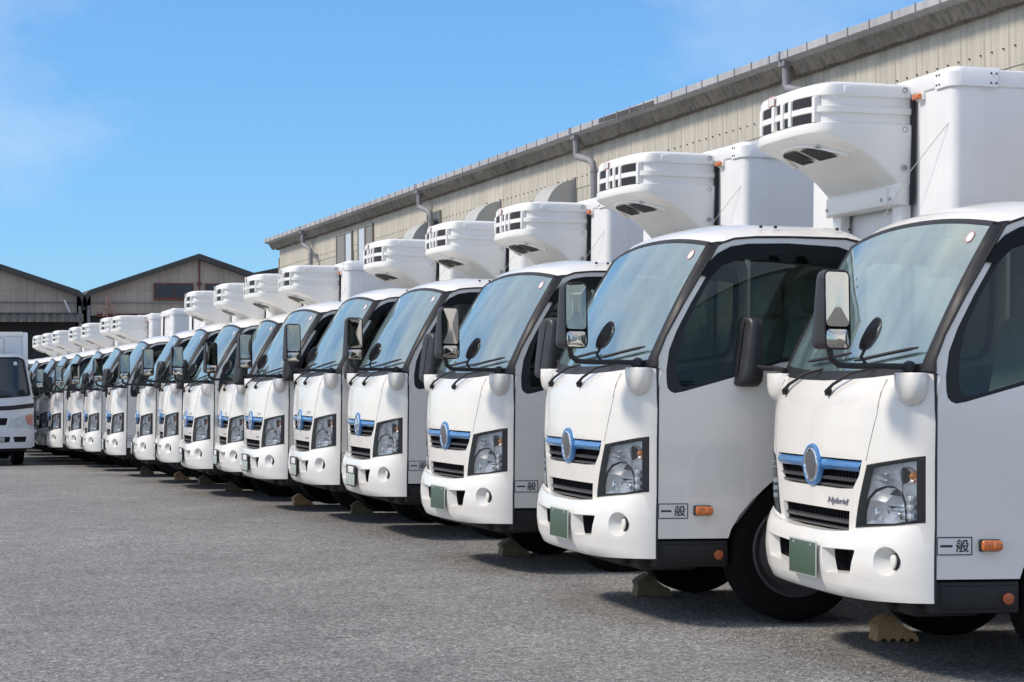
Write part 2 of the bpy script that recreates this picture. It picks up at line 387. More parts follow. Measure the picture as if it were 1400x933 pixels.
def grit():
    """stones standing a few millimetres proud of the worn asphalt"""
    rg = np.random.default_rng(3); n = 150000
    d = 8.0+22.0*rg.random(n)**1.6; u = (rg.random(n)*1.16-.58)*d*.5
    x = u*cA+d*sA; y = -u*sA+d*cA
    keep = (x < 7.5)
    x, y = x[keep], y[keep]; n = len(x)
    z = np.interp(y, _gy, _gz)-TILT*np.maximum(0, np.minimum(x, 16)-4.2)
    r = .0035+.0055*rg.random(n)**2; h = .0015+r*.55*rg.random(n); a = rg.random(n)*6.283
    V = np.zeros((n, 5, 3))
    for k in range(4):
        q = .7+.6*rg.random(n)
        V[:, k, 0] = x+r*q*np.cos(a+k*1.5708); V[:, k, 1] = y+r*q*np.sin(a+k*1.5708); V[:, k, 2] = z-.001
    V[:, 4] = np.stack([x+r*.4*(rg.random(n)-.5), y+r*.4*(rg.random(n)-.5), z+h], 1)
    F = (np.arange(n)*5)[:, None, None]+np.array([[0, 1, 4], [1, 2, 4], [2, 3, 4], [3, 0, 4]])[None]
    me = bpy.data.meshes.new('asphalt_grit'); me.vertices.add(n*5); me.vertices.foreach_set('co', V.ravel())
    me.loops.add(n*12); me.loops.foreach_set('vertex_index', F.ravel().astype(np.int32))
    me.polygons.add(n*4); me.polygons.foreach_set('loop_start', (np.arange(n*4)*3).astype(np.int32)); me.update(); me.validate()
    me.materials.append(M['asphalt']); obj('asphalt_grit', me, kind='stuff', label='loose stones standing out of the worn grey asphalt', category='gravel')
grit()

# ------------------------------------------------------------------ the refrigerated truck (local: x forward, y to its left side, z up)
PB = [0, .3, .5, .65, .75, .81, .84, .852]; PA = [.178, .174, .158, .125, .085, .045, .01, -.02]
def plan(b):
    b = abs(b)
    if b >= .852: return -.02
    i = max(k for k in range(len(PB)-1) if PB[k] <= b); n = len(PB)
    # monotone hermite
    def m(k):
        if k == 0: return 0.
        if k == n-1: return (PA[k]-PA[k-1])/(PB[k]-PB[k-1])
        return (PA[k+1]-PA[k-1])/(PB[k+1]-PB[k-1])
    h = PB[i+1]-PB[i]; t = (b-PB[i])/h
    return (2*t**3-3*t*t+1)*PA[i]+(t**3-2*t*t+t)*h*m(i)+(-2*t**3+3*t*t)*PA[i+1]+(t**3-t*t)*h*m(i+1)
def profp(h): return float(np.interp(h, [.5, .66, .9, 1.05, 1.13, 1.19, 1.24, 1.30], [-.012, 0, .004, 0, -.006, -.02, -.045, -.085]))
def profb(h): return float(np.interp(h, [.29, .315, .36, .42, .47, .56, .61, .66], [-.03, .002, .028, .042, .045, .038, .02, -.01]))
def taper(b): return max(0., 1-(abs(b)/.856)**10)
def FP(b, h, o=0): return (plan(b)+profp(h)*(.35+.65*taper(b))+o, b, h)
def FB(b, h, o=0): return (plan(b)+profb(h)*taper(b)+o, b, h)
def surf_n(f, e=.006):
    def n(co):
        b, h = co.y, co.z; b = max(-.845, min(.845, b))
        d = (Vector(f(b+e, h))-Vector(f(b-e, h))).cross(Vector(f(b, h+e))-Vector(f(b, h-e)))
        return d.normalized() if d.x > 0 else -d.normalized()
    return n
def mir(poly): return [(-x, y) for x, y in poly][::-1]
def bside(h): return .85 if h < 1.15 else .85-.062*((h-1.15)/.8)**1.2
HL = [(.555, .884), (.73, .911), (.838, .932), (.838, .659), (.72, .640), (.456, .613), (.492, .73)]
UG = [(-.515, .902), (.515, .902), (.49, .835), (.435, .777), (.3, .771), (-.3, .771), (-.435, .777), (-.49, .835)]
LG = [(-.405, .680), (.405, .680), (.388, .592), (.15, .576), (-.15, .576), (-.388, .592)]
PT = [(.852, 1.276), (.74, 1.272), (.5, 1.252), (.25, 1.242), (0, 1.238)]      # top edge of the front panel
def ws(s, t):
    b0, b1 = .795*s, .768*s
    a0, h0 = .092-.075*abs(s)**2.4, 1.247+.036*s*s
    a1, h1 = -.280-.030*s*s, 1.948-.052*abs(s)**2.2
    # glass corners are rounded
    bow = (.026-.016*s*s)*math.sin(math.pi*t)
    return Vector((a0+(a1-a0)*t+bow, b0+(b1-b0)*t, h0+(h1-h0)*t+bow*.5))
DL = [(-.021, 1.276), (-.0215, 1.325), (-.067, 1.432), (-.161, 1.593), (-.250, 1.733), (-.283, 1.784), (-.353, 1.895), (-.44, 1.926), (-.55, 1.937), (-.75, 1.943), (-1.05, 1.943), (-1.12, 1.928)]
DOOR = [(-.026, .428), (-.026, 1.276)]+DL[1:]+[(-1.145, 1.87), (-1.155, 1.6), (-1.155, .64), (-1.12, .68), (-1.05, .75), (-.92, .80), (-.80, .80), (-.68, .745), (-.610, .692), (-.526, .618), (-.458, .542), (-.415, .472), (-.400, .428)]
WIN = [(-.069, 1.20), (-.074, 1.172), (-.09, 1.155), (-.112, 1.147), (-.156, 1.155), (-.413, 1.226), (-.676, 1.305), (-.90, 1.335), (-1.02, 1.355), (-1.07, 1.40), (-1.09, 1.60), (-1.085, 1.80), (-1.06, 1.865), (-1.0, 1.887), (-.721, 1.897), (-.53, 1.889), (-.43, 1.872), (-.37, 1.835), (-.288, 1.734), (-.20, 1.593), (-.125, 1.458), (-.084, 1.36), (-.068, 1.26)]
def SD(sg): return lambda a, h, o=0: (a, sg*(bside(h)+o), h)

SPEC = []   # (key, name, mesh, parent key, group of offsets, variants)
def part(key, name, me, par=None, grp='cab', var=None): SPEC.append((key, name, me, par, grp, var))

def build_truck():
    # ---- front panel
    mb = MB(); outer = [(-.852, .55), (.852, .55)]+PT+[(-x, y) for x, y in PT[-2::-1]]
    panel(mb, outer, [HL, mir(HL), UG, LG], FP, .045)
    part('front', 'front_panel', mb.mesh('front_panel', 'paint', 180, nf=surf_n(FP)))
    mb = MB()
    for hole, d in ((UG, .07), (LG, .09)): recess(mb, hole, FP, (-.02, 0, 0), .985, back=False)
    part('gsur', 'grille_surround', mb.mesh('grille_surround', 'paint', 40), 'front')
    mb = MB(); L = [FP(.605, 1.243, .0012), FP(.60, 1.05, .0012), FP(.535, .895, .0012)]
    for sg in (1, -1): mb.tube([(p[0], sg*p[1], p[2]) for p in [FP(.545+.065*min(1, k/7), .9+.345*k/12, .0002) for k in range(13)]], .0016, 5)
    part('seam', 'hood_seam', mb.mesh('hood_seam', 'pipe'), 'front')
    for poly, nm, d in ((UG, 'upper_grille', .075), (LG, 'lower_grille', .09)):
        mb = MB(); recess(mb, [(x*.985, y) for x, y in poly], lambda b, h: FP(b, h, -.018), (-d, 0, 0), .97)
        for k in range(-14, 15):          # fine upright ribs behind the slats
            b = k*.033; h0, h1 = (.77, .85) if nm == 'upper_grille' else (.585, .67)
            if abs(b) < .44 if nm == 'upper_grille' else abs(b) < .38: mb.box(FP(b, h0)[0]-.055, FP(b, h0)[0]-.045, b-.002, b+.002, h0, h1)
        part(nm, nm, mb.mesh(nm, 'recess'))
        for hh, th in (((.812, .007), (.783, .005)) if nm == 'upper_grille' else ((.63, .008), (.600, .005))):
            e = .475 if nm == 'upper_grille' and hh > .8 else (.45 if nm == 'upper_grille' else .392)
            sm = MB(); xs = [-e+2*e*k/18 for k in range(19)]
            sm.loft([[FP(b, hh+dz, -.012+dx) for b in xs] for dz, dx in ((-th, 0), (th*.6, .004), (th, -.01), (th, -.03), (-th, -.03), (-th, 0))])
            part(nm+str(hh), 'grille_slat', sm.mesh('grille_slat', 'slat'), nm)
    # ---- blue bar and emblem
    mb = MB()
    xs = [-.508+1.016*k/30 for k in range(31)]
    def bar(b, q):
        k = abs(b); sw = .012*max(0, 1-k/.2)
        top = .893+.006*max(0, 1-k/.25)+0*sw; bot = .851-.010*max(0, 1-k/.2)
        return FP(b*(1-.05*(1-q)*(k > .45)), bot+(top-bot)*q, -.010+.014*math.sin(math.pi*min(1, q*1.0)))
    mb.loft([[FP(b, .851-.010*max(0, 1-abs(b)/.2), -.02) for b in xs]]+[[bar(b, q) for b in xs] for q in (0, .15, .42, .47, .8, 1)]+[[FP(b, .896, -.02) for b in xs]])
    part('bar', 'blue_trim_bar', mb.mesh('blue_trim_bar', 'blue', 25))
    mb = MB(); n = 40
    ring = lambda ra, rh, o: [FP(ra*math.cos(2*math.pi*k/n), 0.863+rh*math.sin(2*math.pi*k/n), o) for k in range(n)]
    mb.loft([ring(.103, .095, -.012), ring(.103, .095, .003), ring(.099, .091, .010), ring(.089, .083, .011), ring(.085, .079, .004)], True)
    part('ring', 'emblem_ring', mb.mesh('emblem_ring', 'blue', 50))
    mb = MB(); mb.loft([ring(.086, .080, .002), ring(.083, .077, .012), ring(.074, .069, .014), ring(.071, .067, .008)], True)
    part('ringc', 'chrome_rim', mb.mesh('chrome_rim', 'chrome', 50), 'ring')
    mb = MB(); mb.loft([ring(.072, .068, .008), ring(.055, .052, .011), ring(.001, .001, .012)], True)
    part('crest', 'emblem_face', mb.mesh('emblem_face', 'crest', 60), 'ring', var='blank')
    part('crest2', 'emblem_face', mb.mesh('emblem_face_blue', 'logo', 60), 'ring', var='logo')
    mb = MB()
    for b0, b1, h0, h1 in ((-.031, -.017, .82, .905), (.017, .031, .82, .905), (-.031, .031, .856, .870)): mb.box(.178+.006, .178+.022, b0, b1, h0, h1, .003)
    part('logo', 'emblem_letter', mb.mesh('emblem_letter', 'chrome'), 'ring', var='logo')
    # lettering "Hybrid"
    for key, size, mat, var in (('hyb', .062, 'badge', 'hybrid'), ('hyb2', .04, 'badge_dull', 'small')):
        vs, fs, (x0, x1, y0, y1) = text_mesh('Hybrid', size, .3, .001, .0004)
        wd = .215 if var == 'hybrid' else .13; sx = wd/(x1-x0); b0 = .185 if var == 'hybrid' else .26
        sy = (.034 if var == 'hybrid' else .024)/(y1-y0)
        mb = MB(); mb.add([FP(b0+(v.x-x0)*sx, .698+(v.y-y0)*sy, .004+v.z) for v in vs], fs)
        part(key, 'lettering', mb.mesh('lettering', mat, merge=False), 'front', var=var)
    mb = MB()
    for h in (.924, .937): slab(mb, [(.31, h), (.44, h), (.44, h+.008), (.31, h+.008)], FP, .003, .05)
    part('hbadge', 'hood_badge', mb.mesh('hood_badge', 'badge_dull'), 'front', var='small')
    # ---- headlights
    for sg in (1, -1):
        fp = (lambda s: (lambda b, h, o=0: (lambda q: (q[0], s*q[1], q[2]))(FP(b, h, o))))(sg)
        k = 'hl%d' % sg
        mb = MB(); recess(mb, HL, lambda b, h: fp(b, h, .002), (-.10, 0, 0), .96)
        inn = [(.561, .8765), (.73, .903), (.816, .918), (.816, .668), (.72, .648), (.465, .621), (.497, .73)]
        panel(mb, HL, [inn], lambda b, h: fp(b, h, .003), .04)
        part(k, 'headlight', mb.mesh('headlight', 'frame'))
        # grey inner bezel with stepped fins
        mb = MB(); lowb = [(.495, .632), (.505, .685), (.53, .737), (.575, .77), (.645, .793), (.69, .793), (.722, .77), (.738, .73), (.742, .65)]
        bz = [(.505, .735), (.562, .872), (.73, .898), (.817, .914), (.817, .672), (.756, .660), (.752, .73), (.735, .775), (.69, .80), (.64, .80), (.57, .782)]
        tb = [(.755+.046*math.cos(2*math.pi*q/18), .846+.040*math.sin(2*math.pi*q/18)) for q in range(18)]
        panel(mb, bz, [tb], lambda b, h: fp(b, h, -.026), .04)
        for q in range(2): mb.box(fp(.62, .8)[0]-.03, fp(.62, .8)[0]-.012, *sorted((sg*(.56+.02*q), sg*.69)), .822+q*.026, .828+q*.026, .002)
        for i in range(3): mb.box(*sorted((fp(.76, .7)[0]-.03, fp(.76, .7)[0]-.012)), *sorted((sg*.762, sg*.812)), .672+i*.036, .694+i*.036, .003)
        part(k+'bz', 'lamp_bezel', mb.mesh('lamp_bezel', 'lampgrey', 30), k)
        mb = MB(); c = (.625, .70)
        rings = []
        lp = resample(lowb, .03)
        for q, o in ((1, -.028), (.9, -.055), (.7, -.08), (.4, -.095), (.05, -.10)): rings.append([fp(c[0]+(x-c[0])*q, c[1]+(y-c[1])*q, o) for x, y in lp])
        mb.loft(rings, True); part(k+'bowl', 'lamp_reflector', mb.mesh('lamp_reflector', 'satin', 20), k)
        mb = MB()
        for q0, q1, q2, q3 in ((.50, .54, .642, .70), (.66, .73, .655, .70)):
            x = fp((q0+q1)/2, .7)[0]; mb.box(x-.085, x-.05, *sorted((sg*q0, sg*q1)), q2, q3, .008)
        mb.lathe([(.001, .05), (.018, .045), (.02, 0), (.02, -.02)], (fp(.63, .7)[0]-.09, sg*.63, .70), 'x', 14)
        part(k+'bulb', 'lamp_bulb', mb.mesh('lamp_bulb', 'chrome', 30), k)
        mb = MB(); rr = []
        for q, o in ((1, -.026), (.85, -.045), (.6, -.060), (.3, -.068), (.03, -.07)): rr.append([fp(.755+q*.046*math.cos(2*math.pi*g/18), .846+q*.040*math.sin(2*math.pi*g/18), o) for g in range(18)])
        mb.loft(rr, True)
        part(k+'tb', 'turn_reflector', mb.mesh('turn_reflector', 'satin', 40), k)
        mb = MB(); x = fp(.755, .846)[0]; mb.lathe([(.001, .012), (.013, .008), (.018, -.005), (.018, -.03)], (x-.045, sg*.76, .844), 'x', 12)
        part(k+'turn', 'turn_bulb', mb.mesh('turn_bulb', 'bulb', 60), k)
        mb = MB(); panel(mb, inn, [], lambda b, h: fp(b, h, .004), .04)
        part(k+'cov', 'lamp_cover', mb.mesh('lamp_cover', 'cover', 60), k)
    # ---- bumper
    opn = smooth_poly([(.212, .512), (.528, .525), (.490, .421), (.250, .407)], .012); opf = smooth_poly([(-.528, .525), (-.165, .512), (-.19, .409), (-.490, .421)][::-1], .012)
    fogp = [(.715+.062*math.cos(2*math.pi*k/24), .492+.060*math.sin(2*math.pi*k/24)) for k in range(24)]
    top = [(.852, .650), (.66, .626), (.48, .601), (.30, .588), (.15, .583)]
    outer = [(-.852, .33), (-.56, .316), (-.3, .310), (.3, .310), (.56, .316), (.852, .33)]+top+[(-x, y) for x, y in top[::-1]]
    mb = MB(); panel(mb, outer, [opn, opf, fogp, mir(fogp)], FB, .04)
    part('bumper', 'bumper', mb.mesh('bumper', 'bumper', 180, nf=surf_n(FB)))
    mb = MB()
    for o in (opn, opf): recess(mb, o, FB, (-.05, 0, 0), .86, back=False)
    for sg, lp in ((1, fogp), (-1, mir(fogp))):
        rings = []
        for q, d in ((1, 0), (.93, -.012), (.8, -.035), (.6, -.05)):
            rings.append([(lambda p: (p[0]+d, p[1], p[2]))(FB(sg*(.715+.012*(1-q))+q*(x-sg*.715), .492+q*(y-.492))) for x, y in resample(lp, .03)])
        mb.loft(rings, True)
    tp_ = resample(top, .05, False); tl = [(-x, y) for x, y in tp_]+tp_[::-1]
    mb.loft([[FB(b, h) for b, h in tl], [(FB(b, h)[0]-.05, b, h+.004) for b, h in tl]])
    bt = resample(outer[:6], .06, False)
    mb.loft([[FB(b, h) for b, h in bt], [(min(FB(b, h)[0]-.10, .1), b*.99, h-.006) for b, h in bt]])
    for sg in (1, -1): mb.loft([[FB(sg*.852, .33+.32*k/8) for k in range(9)], [(-.028, sg*.84, .33+.32*k/8) for k in range(9)]])
    part('bret', 'bumper_return', mb.mesh('bumper_return', 'bumper', 38), 'bumper')
    for ko, o in enumerate((opn, opf)):
        mb = MB(); lp = [(o_[0], o_[1]) for o_ in o]; c = (sum(p[0] for p in lp)/len(lp), .463)
        panel(mb, [(c[0]+(x-c[0])*.95, c[1]+(y-c[1])*.95) for x, y in lp], [], lambda b, h: FB(b, h, -.11), .06)
        recess(mb, [(c[0]+(x-c[0])*.9, c[1]+(y-c[1])*.9) for x, y in lp], lambda b, h: FB(b, h, -.045), (-.065, 0, 0), 1, back=False)
        part('bopen%d' % ko, 'bumper_opening', mb.mesh('bumper_opening', 'recess'), 'bumper')
    mb = MB()
    mb.box(.09, .12, .36, .39, .425, .50, .006); mb.box(.09, .125, .40, .46, .44, .455, .004)
    mb.tube([(.12+.0*k, -.37+.05*math.cos(k*.785), .462+.03*math.sin(k*.785)) for k in range(9)], .009, 6)
    part('tow', 'tow_hook', mb.mesh('tow_hook', 'slat'), 'bumper')
    for sg in (1, -1):
        x = plan(.745)+profb(.492)-.045
        mb = MB(); mb.lathe([(.036, -.01), (.036, .016), (.0325, .02), (.0325, .008)], (x+.006, sg*.742, .493), 'x', 22)
        part('fogr%d' % sg, 'fog_lamp_ring', mb.mesh('fog_lamp_ring', 'rubber', 30), 'bumper')
        mb = MB(); mb.lathe([(.0325, .012), (.028, .024), (.012, .028), (.001, .029)], (x+.006, sg*.742, .493), 'x', 22)
        for k in range(4): mb.box(x+.026, x+.0345, sg*.742-.021, sg*.742+.021, .4765+k*.010, .4775+k*.010)
        part('fog%d' % sg, 'fog_lamp', mb.mesh('fog_lamp', 'fog', 40), 'bumper')
    # licence plate
    x = .178+.045+.010
    mb = MB(); mb.box(x, x+.006, -.136, .193, .376, .533, .002)
    part('plate', 'licence_plate', mb.mesh('licence_plate', 'plate_edge'), var='blank')
    mb = MB(); mb.box(x+.004, x+.0075, -.130, .187, .382, .527, .001)
    part('platef', 'plate_face', mb.mesh('plate_face', 'plate'), 'plate', var='blank')
    mb = MB()
    for b in (-.075, .132): mb.lathe([(.007, 0), (.006, .003), (.001, .0035)], (x+.0075, b, .515), 'x', 8)
    part('pscrew', 'plate_screw', mb.mesh('plate_screw', 'plate_edge'), 'plate', var='blank')
    mb = MB(); mb.box(x, x+.012, -.142, .200, .370, .538, .004)
    part('plate2', 'licence_plate', mb.mesh('licence_plate_framed', 'frame'), var='logo')
    mb = MB(); mb.box(x+.01, x+.014, -.128, .186, .380, .47, .001)
    part('plate2f', 'plate_face', mb.mesh('plate_face_pale', 'plate_pale'), 'plate2', var='logo')
    mb = MB(); mb.box(x+.01, x+.0145, -.06, .14, .478, .528, .001); mb.box(x+.013, x+.0155, .02, .03, .385, .465); mb.box(x+.013, x+.0155, -.07, -.06, .385, .465)
    part('plate2g', 'plate_mark', mb.mesh('plate_mark', 'white'), 'plate2', var='logo')
    # ---- windshield
    mb = MB(); N = 28; T = 12
    mb.loft([[ws(-1+2*i/N, j/T) for i in range(N+1)] for j in range(T+1)])
    part('wind', 'windshield', mb.mesh('windshield', 'wind', 80))
    mb = MB()
    def off(p, d): return (p[0]+d*.55, p[1], p[2]+d*.8)
    S = [-1+2*i/N for i in range(N+1)]
    roofedge = lambda s: ws(s, 1)+Vector((-.010, s*.02, .010))
    mb.loft([[off(ws(s*(.985), .982), .002) for s in S], [off(ws(s, 1), .006) for s in S], [roofedge(s) for s in S]])
    ptop = lambda s: Vector(FP(.79*s, float(np.interp(abs(.79*s), [p[0] for p in PT[::-1]], [p[1] for p in PT[::-1]]))))
    mb.loft([[off(ws(s*.985, .045), .002) for s in S], [off(ws(s, 0), .004) for s in S], [ptop(s)+Vector((-.004, 0, -.012)) for s in S]])
    for sg in (1, -1):
        dl = resample([p for p in DL if p[1] < 1.93], .05, False)
        dl = [p for p in dl]
        n = 16; A = []; B = []; Cc = []
        hs = [1.276+(1.915-1.276)*k/n for k in range(n+1)]
        for k in range(n+1):
            t = k/n; h = hs[k]; a = float(np.interp(h, [p[1] for p in DL[:8]], [p[0] for p in DL[:8]]))
            A.append(off(ws(sg*.982, .02+.965*t), .002)); B.append(off(ws(sg, t), .008)); Cc.append((a+.004, sg*(bside(h)+.001), h))
        mb.loft([A, B, [tuple((Vector(b)+Vector(c))*.5+Vector((.004, sg*.003, .001))) for b, c in zip(B, Cc)], Cc, [(c[0]-.01, c[1]-sg*.012, c[2]) for c in Cc]])
        # foot of the pillar down to the front panel
        mb.loft([[ws(sg, 0), Vector(Cc[0])], [ptop(sg)+Vector((-.004, 0, -.012)), Vector(FP(sg*.852, 1.26))]])
    part('wsf', 'windshield_frame', mb.mesh('windshield_frame', 'frame', 50), 'wind')
    mb = MB(); n = 20
    pp = lambda r: [off(ws(.85+.036*r*math.cos(2*math.pi*k/n), .895+.04*r*math.sin(2*math.pi*k/n)), .003) for k in range(n)]
    mb.loft([pp(1), pp(.82)], True); part('stk', 'round_sticker_rim', mb.mesh('round_sticker_rim', 'red', 60), 'wind')
    mb = MB(); mb.loft([pp(.82), pp(.45), pp(.02)], True); part('stk2', 'round_sticker', mb.mesh('round_sticker', 'sticker', 60), 'wind')
    # wipers
    for i, b0 in enumerate((.14, -.43)):
        a0 = plan(b0)+profp(1.19)
        mb = MB(); mb.lathe([(.016, 0), (.016, .03), (.001, .034)], (a0-.01, b0, 1.186), 'x', 10)
        mb.tube([(a0+.02, b0, 1.188), (a0+.01, b0+.06, 1.222), (a0-.02, b0+.20, 1.272), (.07 if i == 0 else .075, b0+.27, 1.292)], [.009, .007, .006, .005], 6)
        part('wip%d' % i, 'wiper', mb.mesh('wiper', 'rubber'))
        mb = MB(); pts = []
        for k in range(9):
            b = b0+.10+.50*k/8; s = max(-1, min(1, b/.79)); q = ws(s, .085+.05*k/8); pts.append((q[0]+.022, q[1], q[2]+.012))
        mb.tube(pts, [.004]+[.008]*7+[.004], 6); part('wipb%d' % i, 'wiper_blade', mb.mesh('wiper_blade', 'rubber'), 'wip%d' % i)
    # ---- mirror brackets, passenger side mirrors, driver side mirror
    for sg in (1, -1):
        mb = MB(); rings = []
        for h, r in ((1.138, .25), (1.15, .62), (1.175, .88), (1.21, 1), (1.268, 1.04), (1.272, 1.0), (1.272, .02)):
            rings.append([(.055+.058*r*math.cos(a), sg*.772+.098*r*math.sin(a)*(1), h) for a in [2*math.pi*k/20 for k in range(20)]])
        mb.loft(rings, True); part('sock%d' % sg, 'mirror_bracket', mb.mesh('mirror_bracket', 'paint', 50))
    mb = MB()
    bm = bmesh.new(); bmesh.ops.create_uvsphere(bm, u_segments=14, v_segments=8, radius=.033)
    for v in bm.verts: v.co = v.co+Vector((.045, .735, 1.29))
    mb.bm(bm)
    mb.tube([(.06, .74, 1.298), (.30, .755, 1.297), (.365, .76, 1.30), (.40, .765, 1.325), (.41, .766, 1.37), (.41, .766, 1.41)], .0135, 10)
    mb.tube([(.24, .745, 1.305), (.258, .735, 1.335), (.235, .725, 1.372), (.215, .72, 1.39)], .0075, 8)
    part('arm', 'mirror_arm', mb.mesh('mirror_arm', 'rubber', 50))
    # main mirror: glass normal turned to the side
    def mirror(key, cx, cy, z0, z1, wd, dp, nv, z_in, mat='plastic', glassz=None, lean=0, taper_=0):
        n = Vector((nv[0], nv[1], 0)).normalized(); t = Vector((-n.y, n.x, 0))
        if t.x > 0: t = -t                     # t points to the truck's rear
        c = Vector((cx, cy, 0))
        outl = smooth_poly([(-wd/2, z0), (wd/2, z0), (wd/2, z1), (-wd/2+taper_, z1)], wd*(.45 if lean == 0 else .28), 5)
        def P(u, z, d): return c+t*(u-lean*(z-z0))+n*d+Vector((0, 0, z))
        m = MB(); zc = (z0+z1)/2
        rings = [[P(u, z, 0) for u, z in outl]]
        for q, d in ((1.0, -.02), (.97, -dp*.6), (.85, -dp*.9), (.6, -dp), (.05, -dp)): rings.append([P(u*q, zc+(z-zc)*(q*.15+.85), d*(1.15-.55*(z-z0)/(z1-z0))) for u, z in outl])
        rings = [[P(u*.9, zc+(z-zc)*.955, -.004) for u, z in outl], [P(u*.93, zc+(z-zc)*.965, .003) for u, z in outl]]+rings
        m.loft(rings, True); part(key, 'mirror_housing', m.mesh('mirror_housing', mat, 50))
        for gi, (g0, g1) in enumerate(glassz):
            go = smooth_poly([(-wd*.43, g0), (wd*.43, g0), (wd*.43, g1), (-wd*.43+taper_*.9, g1)], wd*.16, 4)
            m = MB(); cz = (g0+g1)/2; ln = g1-g0
            rr = []
            for q in (1, .8, .55, .3, .02):
                rr.append([P(u*q, cz+(z-cz)*q, .001+(.004 if gi == 0 else .012)*(1-q*q)) for u, z in go])
            m.loft(rr, True); part('%sg%d' % (key, gi), 'mirror_glass', m.mesh('mirror_glass', 'mirror', 70), key)
    mirror('mir', .375, .775, 1.362, 1.69, .138, .10, (-.30, .95), 0, 'plastic', [(1.458, 1.68), (1.37, 1.446)], lean=.03)
    m = MB(); c = Vector((.21, .715, 1.43)); n = Vector((.62, -.62, .48)).normalized(); x = n.cross(Vector((0, 0, 1))).normalized(); y = x.cross(n)
    ell = lambda q, d: [c+x*(.058*q*math.cos(2*math.pi*k/24))+y*(.078*q*math.sin(2*math.pi*k/24))+n*d for k in range(24)]
    m.loft([ell(.92, .002), ell(1, .006), ell(1, -.006), ell(.8, -.02), ell(.05, -.028)], True)
    part('disc', 'under_mirror', m.mesh('under_mirror', 'plastic', 50))
    m = MB(); m.loft([ell(.93, .003), ell(.6, .012), ell(.02, .016)], True); part('discg', 'mirror_glass', m.mesh('under_mirror_glass', 'mirror', 70), 'disc')
    m = MB(); m.tube([(.045, -.735, 1.285), (.05, -.85, 1.297), (.07, -.98, 1.30), (.09, -1.06, 1.31), (.09, -1.08, 1.34)], .014, 10)
    part('armd', 'mirror_arm', m.mesh('driver_mirror_arm', 'rubber', 50))
    mirror('mird', .08, -1.10, 1.205, 1.56, .16, .09, (-.93, -.36), 0, 'plastic', [(1.22, 1.545)])
    # ---- doors
    for sg, nm in ((1, 'p'), (-1, 'd')):
        f = SD(sg)
        mb = MB(); panel(mb, DOOR, [WIN], f, .07)
        part('door'+nm, 'door', mb.mesh('door', 'paint', 30))
        mb = MB(); c = (-.62, 1.5)
        inn = [(-.128, 1.26), (-.132, 1.21), (-.145, 1.185), (-.168, 1.178), (-.22, 1.188), (-.42, 1.246), (-.68, 1.327), (-.90, 1.358), (-1.0, 1.376), (-1.035, 1.41), (-1.055, 1.60), (-1.05, 1.79), (-1.03, 1.845), (-.98, 1.865), (-.721, 1.876), (-.54, 1.868), (-.45, 1.85), (-.395, 1.815), (-.315, 1.725), (-.232, 1.59), (-.165, 1.46), (-.138, 1.36)]
        panel(mb, WIN, [inn], lambda a, h: f(a, h, -.008), .05); recess(mb, WIN, f, (0, -sg*.012, 0), 1, back=False)
        part('wfr'+nm, 'window_frame', mb.mesh('window_frame', 'frame', 30), 'door'+nm)
        mb = MB(); panel(mb, inn, [], lambda a, h: f(a, h, -.012), .08)
        part('wg'+nm, 'door_window', mb.mesh('door_window', 'side', 80), 'door'+nm)
        vis = [(-.257, 1.735), (-.30, 1.728), (-.37, 1.79), (-.46, 1.822), (-.65, 1.818), (-.95, 1.80), (-1.08, 1.79), (-1.09, 1.84), (-1.06, 1.882), (-1.0, 1.900), (-.721, 1.910), (-.51, 1.902), (-.42, 1.886), (-.35, 1.85), (-.30, 1.802)]
        mb = MB(); panel(mb, vis, [], lambda a, h: f(a, h, .012+.10*max(0, 1.9-h)*.35), .05)
        recess(mb, vis, lambda a, h: f(a, h, .012+.10*max(0, 1.9-h)*.35), (0, -sg*.014, 0), 1, back=False)
        part('vis'+nm, 'window_visor', mb.mesh('window_visor', 'visor', 50), 'door'+nm)
        mb = MB(); mb.tube([f(a, h, .003) for a, h in resample(DL, .05, False)], .006, 6)
        mb.tube([f(-.024, .33+.94*k/10, -.004) for k in range(11)], .008, 6)
        part('seal'+nm, 'door_seal', mb.mesh('door_seal', 'rubber'), 'door'+nm)
        mb = MB(); mb.prism([(-.10, .45), (-.10, 1.13), (-.2, 1.155), (-.9, 1.31), (-1.08, 1.33), (-1.08, .85), (-.7, .8), (-.45, .5)], sg*.79, sg*.83)
        part('dtrim'+nm, 'door_trim', mb.mesh('door_trim', 'trim'), 'door'+nm)
        mb = MB(); mb.box(-1.08, -.98, *sorted((sg*.848, sg*.868)), 1.08, 1.115, .008)
        part('dh'+nm, 'door_handle', mb.mesh('door_handle', 'plastic'), 'door'+nm)
        mb = MB(); mb.box(-.306, -.214, *sorted((sg*.85, sg*.868)), .542, .592, .006)
        part('mkb'+nm, 'lamp_base', mb.mesh('lamp_base', 'rubber'), 'door'+nm)
        mb = MB(); mb.box(-.304, -.218, *sorted((sg*.862, sg*.888)), .545, .589, .010); mb.box(-.304, -.264, *sorted((sg*.87, sg*.896)), .55, .584, .008)
        part('mk'+nm, 'marker_lamp', mb.mesh('marker_lamp', 'amber', 30), 'door'+nm)
        mb = MB(); mb.box(-.405, -.026, *sorted((sg*.66, sg*.836)), .285, .420, .010); mb.box(-.39, -.05, *sorted((sg*.826, sg*.841)), .30, .402, .010)
        part('skirt'+nm, 'step_skirt', mb.mesh('step_skirt', 'skirt', 30))
        mb = MB(); mb.lathe([(.001, .006*sg), (.02, .006*sg), (.024, .004*sg), (.024, -.01*sg)], (-.351, sg*.846, .346), 'y', 20)
        part('refl'+nm, 'round_reflector', mb.mesh('round_reflector', 'redorange', 40), 'skirt'+nm)
    # sign on the near door
    f = SD(1)
